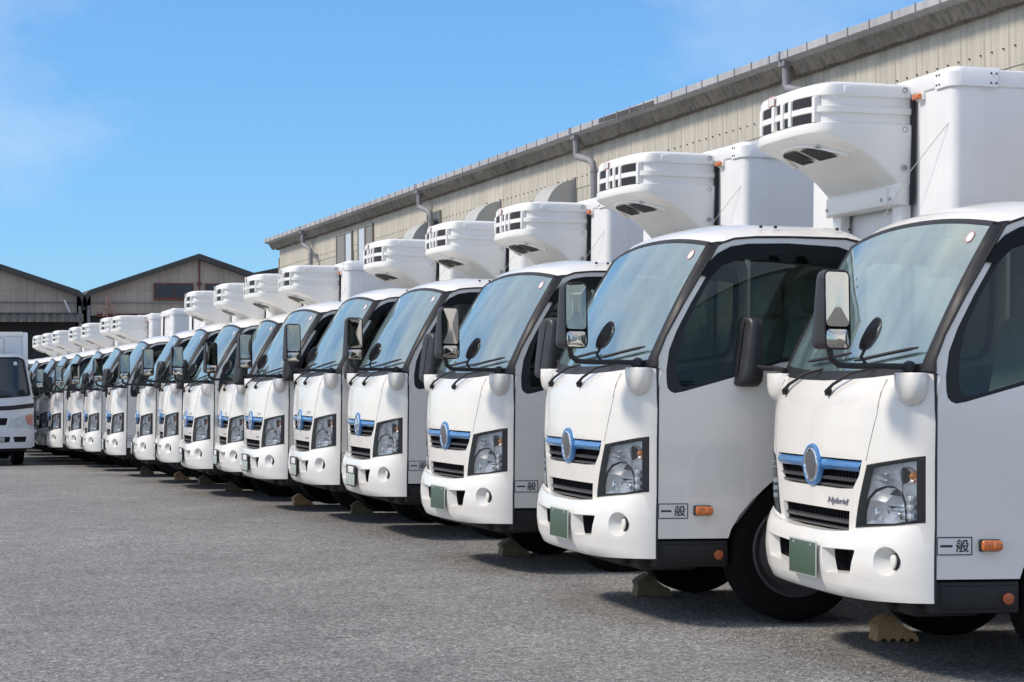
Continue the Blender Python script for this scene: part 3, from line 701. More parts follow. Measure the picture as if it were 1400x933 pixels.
    mb = MB(); panel(mb, [(-.028, .525), (-.188, .525), (-.188, .604), (-.028, .604)], [], lambda a, h: f(a, h, .0015), .05)
    part('sign', 'label_plate', mb.mesh('label_plate', 'white'), 'doorp', var='sign')
    mb = MB()
    for a0, a1, h0, h1 in ((-.029, -.0335, .527, .602), (-.1815, -.186, .527, .602), (-.0335, -.1815, .527, .5312), (-.0335, -.1815, .5978, .602)):
        panel(mb, [(a0, h0), (a1, h0), (a1, h1), (a0, h1)], [], lambda a, h: f(a, h, .003), .08)
    for ch, x0_, x1_, y0_, y1_ in (('一', .045, .099, .560, .569), ('般', .114, .172, .538, .592)):
        vs, fs, (x0, x1, y0, y1) = text_mesh(ch, .06, 0, 0, .0009)
        mb.add([f(-(x0_+(v.x-x0)/(x1-x0)*(x1_-x0_)), y0_+(v.y-y0)/(y1-y0)*(y1_-y0_), .003) for v in vs], fs)
    part('ink', 'lettering', mb.mesh('door_lettering', 'ink', merge=False), 'doorp', var='sign')
    # ---- roof, rear wall, floor
    mb = MB(); st = []
    US = [0, .03, .07, .13, .2, .3, .45, .6, .75, .9, .96, .985, 1]
    for u in US:
        ring = []
        for s in S:
            e = roofedge(s); top = 2.040-.04*s*s
            a = e.x+(-1.165-e.x)*u
            rise = min(1, (u/.3))**.55 if u > 0 else 0
            drop = 0 if u < .9 else .06*((u-.9)/.1)**3
            edge = abs(s)**7
            h = e.z+(top-e.z)*rise-drop
            bb = e.y+(s*.795-e.y)*min(1, u*6)
            hd = float(np.interp(-a, [-p[0] for p in DL[5:]], [p[1] for p in DL[5:]]))
            h = h*(1-edge)+min(h, hd+.006)*edge
            ring.append((a, bb, h))
        st.append(ring)
    mb.loft(st)
    part('roof', 'cab_roof', mb.mesh('cab_roof', 'paint', 40))
    mb = MB()
    for a in (-.62, -.70, -1.04, -1.11):
        mb.lathe([(.009, 0), (.009, .012), (.001, .014)], (a, .70, 1.992), 'z', 8)
    part('rbolt', 'roof_plug', mb.mesh('roof_plug', 'rubber'), 'roof')
    mb = MB(); mb.box(-1.175, -1.145, -.79, .79, .62, 1.35, .01); mb.box(-1.175, -1.145, -.77, .77, 1.35, 1.94, .01)
    part('rear', 'cab_rear_wall', mb.mesh('cab_rear_wall', 'liner'))
    mb = MB(); mb.box(-1.14, .02, -.80, .80, .70, .76); part('floor', 'cab_floor', mb.mesh('cab_floor', 'dash'))
    mb = MB(); mb.prism([(.07, .76), (.07, 1.222), (-.02, 1.235), (-.16, 1.215), (-.25, 1.17), (-.27, 1.05), (-.20, .95), (-.15, .76)], -.735, .735)
    part('dash', 'dashboard', mb.mesh('dashboard', 'dash', 40))
    for sg, wd in ((1, .24), (-1, .24)):
        c = .36*sg
        mb = MB(); mb.box(-.98, -.48, c-wd, c+wd, .86, 1.0, .05)
        part('seat%d' % sg, 'seat', mb.mesh('seat', 'seat', 60))
        bm = MB(); bm.box(0, .14, c-wd, c+wd, 0, .56, .05)
        bm.v = [(-1.04-.18*z/.56*.6+x, y, 1.0+z) for x, y, z in bm.v]
        part('seatb%d' % sg, 'backrest', bm.mesh('backrest', 'cover_cloth', 60), 'seat%d' % sg)
        bm = MB(); bm.box(-1.14, -1.03, c-.13, c+.13, 1.58, 1.78, .045)
        part('seath%d' % sg, 'headrest', bm.mesh('headrest', 'cover_cloth', 60), 'seat%d' % sg)
    mb = MB(); c = Vector((-.36, -.38, 1.18)); n = Vector((-.55, 0, .83)); x = Vector((0, 1, 0)); y = n.cross(x)
    mb.tube([c+x*.19*math.cos(2*math.pi*k/28)+y*.19*math.sin(2*math.pi*k/28) for k in range(29)], .014, 8, False)
    mb.tube([c-x*.19, c-n*.03, c+x*.19], .014, 6); mb.tube([c-n*.03, c-y*.18], .014, 6); mb.tube([c-n*.02, c-n*.35], .025, 8)
    part('steer', 'steering_wheel', mb.mesh('steering_wheel', 'dash', 60))
    mb = MB(); mb.box(-.335, -.315, .10, .34, 1.70, 1.86, .012); mb.tube([(-.33, .22, 1.86), (-.35, .22, 1.93)], .008, 6)
    part('mon', 'rear_view_monitor', mb.mesh('rear_view_monitor', 'dash', 40))
    # ---- chassis and wheels
    mb = MB()
    for sg in (1, -1): mb.box(-4.7, -.05, sg*.36-.035, sg*.36+.035, .48, .62)
    mb.box(-.30, .02, -.72, .72, .26, .56, .03); mb.box(-.9, -.7, -.6, .6, .30, .42, .03); mb.box(-1.2, -.35, -.45, .45, .34, .72, .04)
    mb.box(-3.4, -3.2, -.7, .7, .3, .42, .03); mb.box(-2.6, -1.6, .42, .70, .34, .62, .04); mb.box(-2.6, -1.6, -.70, -.42, .34, .62, .04)
    mb.box(-.10, .06, -.56, .56, .27, .33, .02); mb.box(-1.2, -1.16, -.8, .8, .22, .75)
    part('chassis', 'chassis', mb.mesh('chassis', 'under', 30))
    for sg in (1, -1):
        mb = MB(); n = 14
        arch = [(-.80+.42*math.cos(math.pi*k/n), .37+.435*math.sin(math.pi*k/n)) for k in range(n+1)]
        mb.loft([[(a, sg*.835, h) for a, h in arch], [(a, sg*.50, h) for a, h in arch]])
        part('arch%d' % sg, 'wheel_arch_liner', mb.mesh('wheel_arch_liner', 'under', 60))
    for nm, cx, y0, y1 in (('fl', -.79, .635, .815), ('fr', -.79, -.815, -.635), ('rl', -3.3, .45, .80), ('rr', -3.3, -.80, -.45)):
        sg = 1 if y1 > 0 else -1; ym = (y0+y1)/2; hw = (y1-y0)/2; o = sg
        mb = MB(); r = .362
        mb.lathe([(.235, hw*.8*o), (.30, hw*o), (.335, hw*.97*o), (.355, hw*.8*o), (r, hw*.6*o), (r, hw*.05*o), (r-.012, hw*.03*o), (r-.012, -hw*.03*o), (r, -hw*.05*o), (r, -hw*.6*o), (.355, -hw*.8*o), (.335, -hw*.97*o), (.3, -hw*o), (.235, -hw*.8*o)], (cx, ym, r), 'y', 48)
        part('w'+nm, 'wheel', mb.mesh('wheel', 'tyre', 40))
        mb = MB(); mb.lathe([(.24, hw*.82*o), (.228, hw*.86*o), (.215, hw*.6*o), (.19, hw*.45*o), (.15, hw*.55*o), (.13, hw*.85*o), (.085, hw*.9*o), (.075, hw*1.12*o), (.04, hw*1.2*o), (.001, hw*1.2*o)], (cx, ym, r), 'y', 36)
        for k in range(5):
            a = 2*math.pi*k/5; mb.lathe([(.012, hw*.8*o), (.012, hw*1.0*o), (.001, hw*1.0*o)], (cx+.105*math.cos(a), ym, r+.105*math.sin(a)), 'y', 8)
        part('rim'+nm, 'rim', mb.mesh('rim', 'rim', 40), 'w'+nm)
    # ---- cargo box
    A0 = -1.595
    bx = MB(); Wd = .895
    bx.box(-4.6, A0-.02, -Wd, Wd, .80, 2.805)
    part('box', 'cargo_box', bx.mesh('cargo_box', 'panel'), grp='box')
    for sg in (1, -1):
        mb = MB()
        arc = [(A0-.04+.05*math.cos(t), sg*(Wd-.04+.05*math.sin(t))) for t in [math.pi/2*k/8 for k in range(9)]]
        pl = [(A0+.008, sg*(Wd-.36)), (A0+.01, sg*(Wd-.36))]+arc+[(A0-.125, sg*(Wd+.01)), (A0-.127, sg*(Wd+.004)), (A0-.165, sg*(Wd+.004)), (A0-.167, sg*Wd)]
        mb.loft([[(x, y, .80) for x, y in pl], [(x, y, 2.778) for x, y in pl]])
        part('post%d' % sg, 'corner_post', mb.mesh('corner_post', 'alu', 30), 'box', grp='box')
        mb = MB(); mb.box(-4.6, A0-.15, *sorted((sg*(Wd-.02), sg*(Wd+.012))), 2.742, 2.832, .01)
        part('rail%d' % sg, 'top_rail', mb.mesh('top_rail', 'alu', 30), 'box', grp='box')
        mb = MB()
        arc2 = [(A0-.04+.062*math.cos(t), sg*(Wd-.04+.062*math.sin(t))) for t in [math.pi/2*k/8 for k in range(9)]]
        pl = [(A0+.021, sg*(Wd-.17))]+arc2+[(A0-.24, sg*(Wd+.021))]
        mb.loft([[(x, y, 2.74) for x, y in pl], [(x, y, 2.744) for x, y in pl], [(x, y, 2.815) for x, y in pl], [(x-.02, y-sg*.02, 2.842) for x, y in pl], [(x-.09, y-sg*.12, 2.846) for x, y in pl]])
        part('cap%d' % sg, 'corner_cap', mb.mesh('corner_cap', 'alu', 40), 'box', grp='box')
        mb = MB()
        for px, py in ((A0+.022, sg*(Wd-.15)), (A0+.022, sg*(Wd-.12)),):
            for z in (2.76, 2.81): mb.lathe([(.006, 0), (.005, .004), (.001, .005)], (px, py, z), 'x', 8)
        for px in (A0-.20, A0-.23):
            for z in (2.76, 2.81): mb.lathe([(.006, 0), (.005, .004*sg), (.001, .005*sg)], (px, sg*(Wd+.021), z), 'y', 8)
        part('rivet%d' % sg, 'cap_rivet', mb.mesh('cap_rivet', 'rim'), 'box', grp='box')
    mb = MB(); mb.box(A0-.05, A0+.02, -.74, .74, 2.746, 2.836, .01)
    part('railf', 'top_rail', mb.mesh('front_top_rail', 'alu', 30), 'box', grp='box')
    mb = MB(); mb.box(A0, A0+.03, .515, .60, 2.705, 2.745, .006); part('lampb', 'lamp_bracket', mb.mesh('lamp_bracket', 'frp'), 'box', grp='box')
    mb = MB(); mb.box(A0+.025, A0+.05, .508, .592, 2.71, 2.74, .008); part('boxlamp', 'marker_lamp', mb.mesh('box_marker_lamp', 'amber', 40), 'box', grp='box')
    mb = MB(); mb.tube([(A0+.012, .86, 2.55), (A0+.10, .62, 2.33), (A0+.16, .30, 2.02), (A0+.17, .2, 1.9)], .002, 5)
    part('cable', 'cable', mb.mesh('cable', 'hood'), 'box', grp='box')
    mb = MB()
    for b in (-.42, .36): mb.box(A0, A0+.06, b-.055, b+.055, 1.2, 2.2, .008)
    part('unitleg', 'unit_bracket', mb.mesh('unit_bracket', 'frp'), 'box', grp='box')
    # ---- refrigeration unit
    b0, w0 = -.03, .47; AB = A0+.012
    def outline(D, wf=1.0, n=22):
        """half-closed plan outline from the near rear edge round the bowed front to the far rear edge; D = reach of the nose"""
        w_ = w0*wf; side = D*.76; pts = []
        for k in range(5): pts.append((AB+side*k/5, w_-.008*k/5))
        for k in range(n+1):
            th = math.pi*(k/n); c, s = math.cos(th), math.sin(th)
            y = math.copysign(abs(c)**.6, c)*(w_-.008); x = side+(D-side)*abs(s)**.8
            pts.append((AB+x, y))
        for k in range(4, -1, -1): pts.append((AB+side*k/5, -(w_-.012*k/5)))
        return [(x, b0+y) for x, y in pts]
    LV = [(2.812, .02, .80), (2.812, .44, .91), (2.806, .51, .965), (2.794, .545, .99), (2.775, .556, 1), (2.735, .56, 1), (2.728, .545, .972), (2.682, .547, .972), (2.676, .565, 1.004), (2.646, .566, 1.004), (2.640, .548, .972), (2.594, .55, .972), (2.588, .568, 1.006), (2.555, .572, 1.008), (2.538, .566, 1.008), (2.52, .545, 1.005), (2.48, .43, 1.0), (2.417, .275, .99), (2.35, .175, .985), (2.276, .09, .98), (2.27, .08, .975)]
    mb = MB(); mb.loft([[(x, y, h) for x, y in outline(D, wf)] for h, D, wf in LV])
    part('unit', 'refrigeration_unit', mb.mesh('refrigeration_unit', 'frp', 28), grp='unit')
    mb = MB(); mb.box(AB, AB+.08, b0-.48, b0+.46, 2.16, 2.285, .012); mb.box(AB+.02, AB+.093, b0-.44, b0+.36, 2.165, 2.262, .008)
    part('tray', 'unit_tray', mb.mesh('unit_tray', 'frp', 30), 'unit', grp='unit')
    mb = MB(); mb.box(AB-.01, AB+.004, b0-.476, b0+.478, 2.165, 2.812); part('gasket', 'unit_gasket', mb.mesh('unit_gasket', 'rubber'), 'unit', grp='unit')
    # slots: patches on the front surface
    def G(D, wf, n=80):
        o = outline(D, wf, 120); return o
    og = outline(.549, .985, 160)
    front = [p for p in og if p[0] > AB+.38]
    def at_y(y, o=0):
        best = min(front, key=lambda p: abs(p[1]-y)); return (best[0]+o, best[1])
    def patch(mb, y0, y1, z0, z1, o, slant=0, n=6):
        mb.loft([[(lambda q: (q[0], q[1], z))(at_y(y0+(y1-y0)*k/n+slant*(z-z0), o)) for k in range(n+1)] for z in (z0, z1)])
    yy = [(-.26, -.10), (-.05, .015), (.06, .125), (.17, .36)]
    for z0, z1 in ((2.681, 2.729), (2.593, 2.641)):
        for y0, y1 in yy:
            mb = MB(); patch(mb, b0+y0, b0+y1, z0, z1, .012); part('slot%g%g' % (z0, y0), 'vent_slot', mb.mesh('vent_slot', 'recess', 50), 'unit', grp='unit')
    for y in (-.075, .037, .147, -.285, .385):
        mb = MB(); q = at_y(b0+y, 0); mb.box(q[0]-.01, q[0]+.024, q[1]-.018, q[1]+.018, 2.59, 2.73, .006)
        part('sdiv%g' % y, 'vent_divider', mb.mesh('vent_divider', 'frp', 40), 'unit', grp='unit')
    # maker plate on the nose
    mb = MB(); q = [p for p in outline(.560, 1, 160)]
    fr2 = [p for p in q if p[0] > AB+.38]
    ay2 = lambda y, o=0: (lambda p: (p[0]+o, p[1]))(min(fr2, key=lambda p: abs(p[1]-y)))
    def patch2(mb, y0, y1, z0, z1, o): mb.loft([[(lambda t: (t[0], t[1], z))(ay2(y0+(y1-y0)*k/4, o)) for k in range(5)] for z in (z0, z1)])
    patch2(mb, b0-.16, b0-.06, 2.735, 2.792, .008); part('mplate', 'maker_plate', mb.mesh('maker_plate', 'red'), 'unit', grp='unit')
    mb = MB(); patch2(mb, b0-.152, b0-.068, 2.740, 2.787, .0095); part('mplatef', 'maker_plate_face', mb.mesh('maker_plate_face', 'sticker'), 'unit', grp='unit')
    # under vents on the sloping belly
    def belly(y, q, o=0):
        L = [(2.54, .55), (2.50, .48), (2.45, .36), (2.417, .275), (2.35, .175), (2.276, .09)]
        h = 2.53-.25*q; D = float(np.interp(-h, [-l[0] for l in L], [l[1] for l in L]))
        c = min(1, abs(y)/(w0-.008)); s_ = math.sqrt(max(0, 1-c**4)); x = D*.76+(D*.24)*s_**.8
        return (AB+x+o*.5, b0+y, h-o)
    for y0, y1, s in ((-.24, -.03, .02), (.04, .27, -.02)):
        mb = MB(); mb.loft([[belly(y0+(y1-y0)*k/5+(s if k < 3 and y0 < 0 else 0)*q*2, .16+.20*q, .012) for k in range(6)] for q in (0, .5, 1)])
        part('bvent%g' % y0, 'under_vent', mb.mesh('under_vent', 'recess'), 'unit', grp='unit')
    mb = MB(); mb.tube([belly(-.36+.72*k/16, .10+.28*abs(k/8-1)**3, .006) for k in range(17)], .012, 6)
    part('brim', 'vent_rim', mb.mesh('vent_rim', 'frp', 60), 'unit', grp='unit')
    mb = MB()
    for z in (2.775, 2.565, 2.36):
        mb.lathe([(.016, .004), (.016, .008), (.011, .008), (.008, .001), (.001, .001)], (AB+.04, b0+w0-.004, z), 'y', 12)
    for y in (-.42, .30, .38):
        mb.lathe([(.010, .0), (.010, .007), (.001, .008)], (AB+.093 if y < .35 else AB+.08, b0+y, 2.20), 'x', 8)
    part('uscrew', 'unit_screw', mb.mesh('unit_screw', 'badge_dull'), 'unit', grp='unit')
    mb = MB(); mb.box(AB+.33, AB+.39, b0+w0-.014, b0+w0+.001, 2.745, 2.785, .005)
    part('latch', 'cover_latch', mb.mesh('cover_latch', 'alu'), 'unit', grp='unit')
build_truck()

# ------------------------------------------------------------------ the row of trucks
def world_pt(T, a, b, h):
    x, y, z, yaw = T; c, s = math.cos(yaw), math.sin(yaw); a2, h2 = a*math.cos(TILT)-h*math.sin(TILT), h*math.cos(TILT)+a*math.sin(TILT)
    return Vector((x-a2*c+b*s, y-a2*s-b*c, z+h2))
STUFF = {'cap_rivet', 'roof_plug', 'unit_screw', 'tow_hook', 'plate_screw'}
def spawn(T, label, variants, off=(0, 0, 0), unit=True, fold=(0, 0, 0), group='white refrigerated trucks parked in a row'):
    # rotation about the local origin at the near bumper corner line
    yaw = T[3]
    root = thing('refrigerated_truck', label, 'truck', (T[0], T[1]+0, T[2]), (0, -TILT, math.pi+yaw), group)
    root.location = world_pt(T, 0, 0, 0)
    made = {}
    for key, name, me, par, grp, var in SPEC:
        if var and var not in variants: continue
        if grp == 'unit' and not unit: continue
        o = obj(name, me, made[par] if par else root)
        if grp in ('box', 'unit') and not par: o.location = off
        if key in ('mird', 'armd'): o.location = fold
        made[key] = o
        if name in STUFF: o['kind'] = 'stuff'
    return root
def solve(px, py, a, b, y, h=None):
    """truck x so that its local point (a,b) at row position y falls on photo column px"""
    du, dv = px-700, py-466.5
    d = r0*0
    X = du*cR+dv*sR; Yd = -(-du*sR+dv*cR)
    d = r0*X+u0*Yd+f0*2802.387
    yw = y-b; t = yw/d.y
    return d.x*t+a
ROW = []
LAB = ['nearest white truck at the right edge, green plate and Hybrid lettering on its nose',
       'second white truck from the right, its fridge unit seen above the nearest cab',
       'third white truck from the right, farthest one with a plain green plate',
       'fourth white truck from the right, first with a pale number plate in a dark frame',
       'fifth white truck from the right, small grey badge above its blue bar',
       'sixth white truck from the right, last whose fridge unit stands well behind its cab',
       'seventh white truck from the right, first with its fridge unit set forward over the cab',
       'eighth white truck from the right, between the seventh and ninth blue grille bars',
       'ninth white truck from the right, two before the cabs with plain boxes',
       'tenth white truck from the right, last with a fridge unit before two plain boxes',
       'white truck with a plain box and no fridge unit, nearer of the two such trucks',
       'white truck with a plain box and no fridge unit, farther of the two such trucks',
       'thirteenth white truck from the right, first fridge unit left of the two plain boxes',
       'fourteenth white truck from the right, last full front beside the old white truck',
       'fifteenth white truck from the right, fridge unit fifth from the far end',
       'sixteenth white truck from the right, fridge unit fourth from the far end',
       'seventeenth white truck from the right, fridge unit third from the far end',
       'eighteenth white truck from the right, fridge unit second from the far end',
       'farthest white truck of the row, smallest fridge unit beside the old white truck box']
OFF = [(-.1, 0, 0), (0, 0, 0), (.019, 0, -.029), (-.004, 0, -.147), (.01, 0, -.165), (.024, 0, -.153), (.552, 0, -.259), (.514, 0, -.27), (.53, 0, -.287), (.575, 0, -.264), (.5, 0, -.26), (.5, 0, -.26), (.492, 0, -.248), (.311, 0, -.191)]
FAR = [(95, 489, 39.2), (78.5, 492, 41.4), (56, 496, 43.6)]
TT = list(TR)
for px, py, y in FAR: TT.append((solve(px, py, -.347, .808, y), y, gz(0, y), -.05))
for px, py, y in ((60, 461.6, 45.8), (47.6, 467.5, 48.0)): TT.append((solve(px, py, -1.169+.4, -.62, y), y, gz(0, y), -.05))
for i, T in enumerate(TT):
    var = ('blank', 'sign') if i < 3 else (('logo', 'sign', 'small') if i > 3 else ('logo', 'sign'))
    if i == 0: var += ('hybrid',)
    off = OFF[i] if i < len(OFF) else (.4, 0, -.22)
    ROW.append((T, LAB[i], var, off, i not in (10, 11)))
for k, (T, lab, var, off, unit) in enumerate(ROW): spawn(T, lab, var, off, unit, (-.085, .16, .01) if k in (1, 2, 3) else (random.uniform(-.03, .03), random.uniform(-.03, .05), 0) if k else (0, 0, 0))

# ------------------------------------------------------------------ wheel chocks
def chock_mesh(mat, nm, teeth):
    mb = MB(); L = .205; H = .12; prof = [(0, 0)]
    if teeth:
        for k in range(4): prof += [(.02+k*.045, 0), (.03+k*.045, .014), (.045+k*.045, .014), (.055+k*.045, 0)]
    prof += [(L, 0), (L, .02)]
    n = 8
    for k in range(n):
        t = k/n; x = L-.01-t*.115; z = .025+t*(H-.03)+.012*math.sin(math.pi*t)*-1
        prof += [(x, z), (x-.004, z+.016), (x-.014, z+.016)]
    prof += [(.07, H), (.03, H-.02), (.0, H-.045), (.01, .05)]
    mb.prism(prof, -.07, .07); return mb.mesh(nm, mat, 20)
CM = [chock_mesh('chock', 'serrated_chock', True), chock_mesh('chock_old', 'weathered_chock', False)]
CK = [(0, -.335, -.54, 0, 'tan serrated wheel chock under the bumper of the nearest truck'), (1, -.385, -.57, 1, 'dark weathered wheel chock in front of the second truck tyre'),
      (2, -.40, -.60, 1, 'brown wheel chock in front of the third truck tyre'), (4, -.40, -.6, 1, 'dark wheel chock in front of the fifth truck tyre'), (5, -.36, -.6, 0, 'brown wheel chock by the sixth truck tyre'),
      (7, -.36, -.6, 1, 'dull wheel chock by the eighth truck tyre'), (8, -.36, -.62, 1, 'dull wheel chock by the ninth truck tyre'), (9, -.36, -.6, 0, 'dull wheel chock by the tenth truck tyre'), (10, -.36, -.6, 1, 'small dull wheel chock before the nearer plain box truck'), (6, -.4, -.6, 1, 'dull wheel chock by the seventh truck tyre')]
for i, a, b, k, lab in CK:
    p = world_pt(TT[i], a, b, 0)
    o = obj('wheel_chock', CM[k], None, (p.x, p.y, gz(p.x, p.y)+.002), label=lab, category='wheel chock', group='wheel chocks in front of the truck tyres')
    o.rotation_euler = (0, TILT, TT[i][3]+random.uniform(-.12, .12))

# ------------------------------------------------------------------ warehouse on the right
def warehouse():
    root = thing('warehouse', 'long beige corrugated warehouse with grey gutter behind the row of trucks', 'building', (14, 37, gz(14, 37)))
    O = root.location
    def P(name, mb, mat, par=root, ang=35, **k): return obj(name, mb.mesh(name, mat, ang), par, **k)
    GT = lambda y: 6.19-.0097*(y+O.y-23.2)-O.z                       # gutter top height along the wall
    X = 0.0; Y0, Y1 = 9.0-O.y, 64.33-O.y
    yy = Y0; pw = .565; k = 0
    # one ribbed sheet mesh, shared
    mb = MB(); n = 11; prof = []
    for q in range(n+1):
        u = pw*q/n; d = -.012 if q in (0, n) else (-.004 if q % 2 else 0.0)
        prof.append((d+(.012 if q in (0, n) else 0)*0, u))
    prof = [(0, 0), (-.009, .008), (-.009, .024), (0, .034), (0, .17), (-.006, .18), (-.006, .195), (0, .205), (0, .34), (-.006, .35), (-.006, .365), (0, .375), (0, pw-.0008)]
    for z0, z1, dx in ((0, 5.50, 0), (5.46, 6.38, -.012)):
        m = MB(); m.loft([[(x+dx, y, z0) for x, y in prof], [(x+dx, y, z1) for x, y in prof]]); me = m.mesh('wall_panel', 'wall', 30)
        y = Y0
        while y < Y1-.01:
            w_ = min(pw, Y1-y); o = obj('wall_panel', me, root, (X, y, -.0097*(y+O.y-23.2))); o.scale = (1, w_/pw, 1); y += pw
    # body behind the sheets, roof
    mb = MB(); mb.box(.06, 14, Y0, Y1-.02, -.3, 5.85); P('wall_core', mb, 'shed')
    mb = MB(); e = [(-.215, -.02), (7, 1.9), (14.4, 0), (14.4, -.08), (7, 1.8), (-.215, -.06)]
    mb.loft([[(x, Y0, z+GT(Y0)) for x, z in e], [(x, Y1+.45, z+GT(Y1)) for x, z in e]], True)
    mb.f.append(tuple(range(6))); mb.f.append(tuple(range(6, 12))); P('roof', mb, 'roofing')
    # gutter with brackets
    mb = MB(); g = [(-.62, .0), (-.60, .012), (-.42, .012), (-.42, -.02), (-.585, -.02), (-.585, -.10), (-.42, -.14), (-.44, -.155), (-.60, -.115), (-.62, -.10)]
    g = [(x+.2, z) for x, z in g]
    st = [Y0, Y1+.5]
    mb.loft([[(x, y, z+GT(y)) for x, z in g] for y in st], True); mb.f.append(tuple(range(10))); mb.f.append(tuple(range(10, 20)))
    gut = P('gutter', mb, 'gutter')
    mb = MB(); mb.box(-.012, .012, -.012, .012, -.13, .014); mb2 = MB(); mb2.add([(x*.6-.425, y, z+.0) for x, y, z in mb.v], mb.f); bme = mb2.mesh('gutter_bracket', 'pipe')
    y = Y0+.3
    while y < Y1+.4:
        obj('gutter_bracket', bme, gut, (0, y, GT(y)+.002)); y += .62
    mb = MB(); ys = 32.4-O.y; mb.box(-.428, -.414, ys, ys+2.6, GT(ys)-.11, GT(ys)-.03); P('gutter_stain', mb, 'gutter_stain', gut)
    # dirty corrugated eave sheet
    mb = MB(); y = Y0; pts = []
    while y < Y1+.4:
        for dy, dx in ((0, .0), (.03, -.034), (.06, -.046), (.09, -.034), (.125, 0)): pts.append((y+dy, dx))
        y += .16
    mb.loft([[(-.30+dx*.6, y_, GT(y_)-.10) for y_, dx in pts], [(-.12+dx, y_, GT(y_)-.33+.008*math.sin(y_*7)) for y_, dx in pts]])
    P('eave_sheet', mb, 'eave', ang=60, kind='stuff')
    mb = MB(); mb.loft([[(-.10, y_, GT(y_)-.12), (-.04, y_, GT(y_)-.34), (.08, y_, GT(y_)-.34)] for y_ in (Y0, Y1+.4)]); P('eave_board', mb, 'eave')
    mb = MB(); y = Y0+.13
    while y < Y1:
        for zz in (5.40,):
            mb.lathe([(.012, 0), (.012, -.022), (.001, -.026)], (-.012, y, zz-O.z-.0125*(y+O.y-21.8)), 'x', 6)
        y += .265
    P('sheet_bolt', mb, 'bolt', kind='stuff')
    # downpipes
    for yp in (27.55, 36.49, 47.25, 59.72):
        y = yp-O.y; gt = GT(y)
        mb = MB(); mb.box(-.40, -.22, y-.10, y+.10, gt-.20, gt-.10, .01)
        mb.tube([(-.31, y, gt-.15), (-.31, y, gt-.46), (-.30, y-.04, gt-.53), (-.28, y-.62, gt-.66), (-.26, y-.72, gt-.72), (-.25, y-.75, gt-.80), (-.25, y-.75, 2.0), (-.25, y-.75, .3)], .065, 12)
        dp = P('downpipe', mb, 'pipe')
        mb = MB(); mb.tube([(.0, y-.75, gt-.88), (-.25, y-.75, gt-.88)], .012, 6); mb.lathe([(.07, -.02), (.075, -.02), (.075, .02), (.07, .02)], (-.25, y-.75, gt-.88), 'z', 12)
        P('pipe_clip', mb, 'pipe', dp)
        mb = MB(); mb.tube([(-.42, y, gt+.02), (-.43, y, gt-.13)], .022, 6); P('outlet_strap', mb, 'pipe', dp)
    # weather hoods: quarter round end caps, curved top
    for yc in (38.26, 42.86, 47.75):
        y = yc-O.y; zt = 5.18-.0087*(yc-38.26)-O.z; mb = MB(); n = 10
        arc = [(-.62*math.sin(math.pi/2*k/n), zt-.62+.62*math.cos(math.pi/2*k/n)) for k in range(n+1)]
        mb.loft([[(x, y-.9, z) for x, z in arc], [(x, y, z) for x, z in arc]])
        for q in (y-.9, y): mb.add([(0, q, zt-.62)]+[(x, q, z) for x, z in arc], [tuple(range(n+2))])
        h = P('weather_hood', mb, 'hood')
        mb = MB(); mb.box(-.05, .0, y+.003, y+.05, zt-.7, zt+.04); mb.box(-.05, 0, y-.95, y-.903, zt-.7, zt+.04); P('hood_flange', mb, 'pipe', h)
    # windows
    for (ya, yb, za, zb, mat) in ((55.66, 56.62, 4.3, 5.40, 'wingrey'), (54.83, 55.62, 4.3, 5.40, 'winlight'), (53.40, 54.17, 4.3, 5.44, 'winlight'), (52.6, 53.37, 4.3, 5.44, 'wingrey'), (46.39, 47.47, 4.3, 5.30, 'winpane')):
        mb = MB(); a, b_ = ya-O.y, yb-O.y; z0, z1 = za-O.z, zb-O.z
        for q in ((a, a+.05, z0, z1), (b_-.05, b_, z0, z1), (a+.05, b_-.05, z1-.05, z1), (a+.05, b_-.05, z0, z0+.05)): mb.box(-.07, -.002, *q)
        fr = P('window', mb, 'wingrey')
        mb = MB(); mb.box(-.05, -.03, a+.045, b_-.045, z0+.045, z1-.045); P('pane', mb, mat, fr)
    # end wall trim
    mb = MB(); mb.box(-.05, .05, Y1-.0, Y1+.04, -.3, 5.5); P('corner_trim', mb, 'wall')
warehouse()

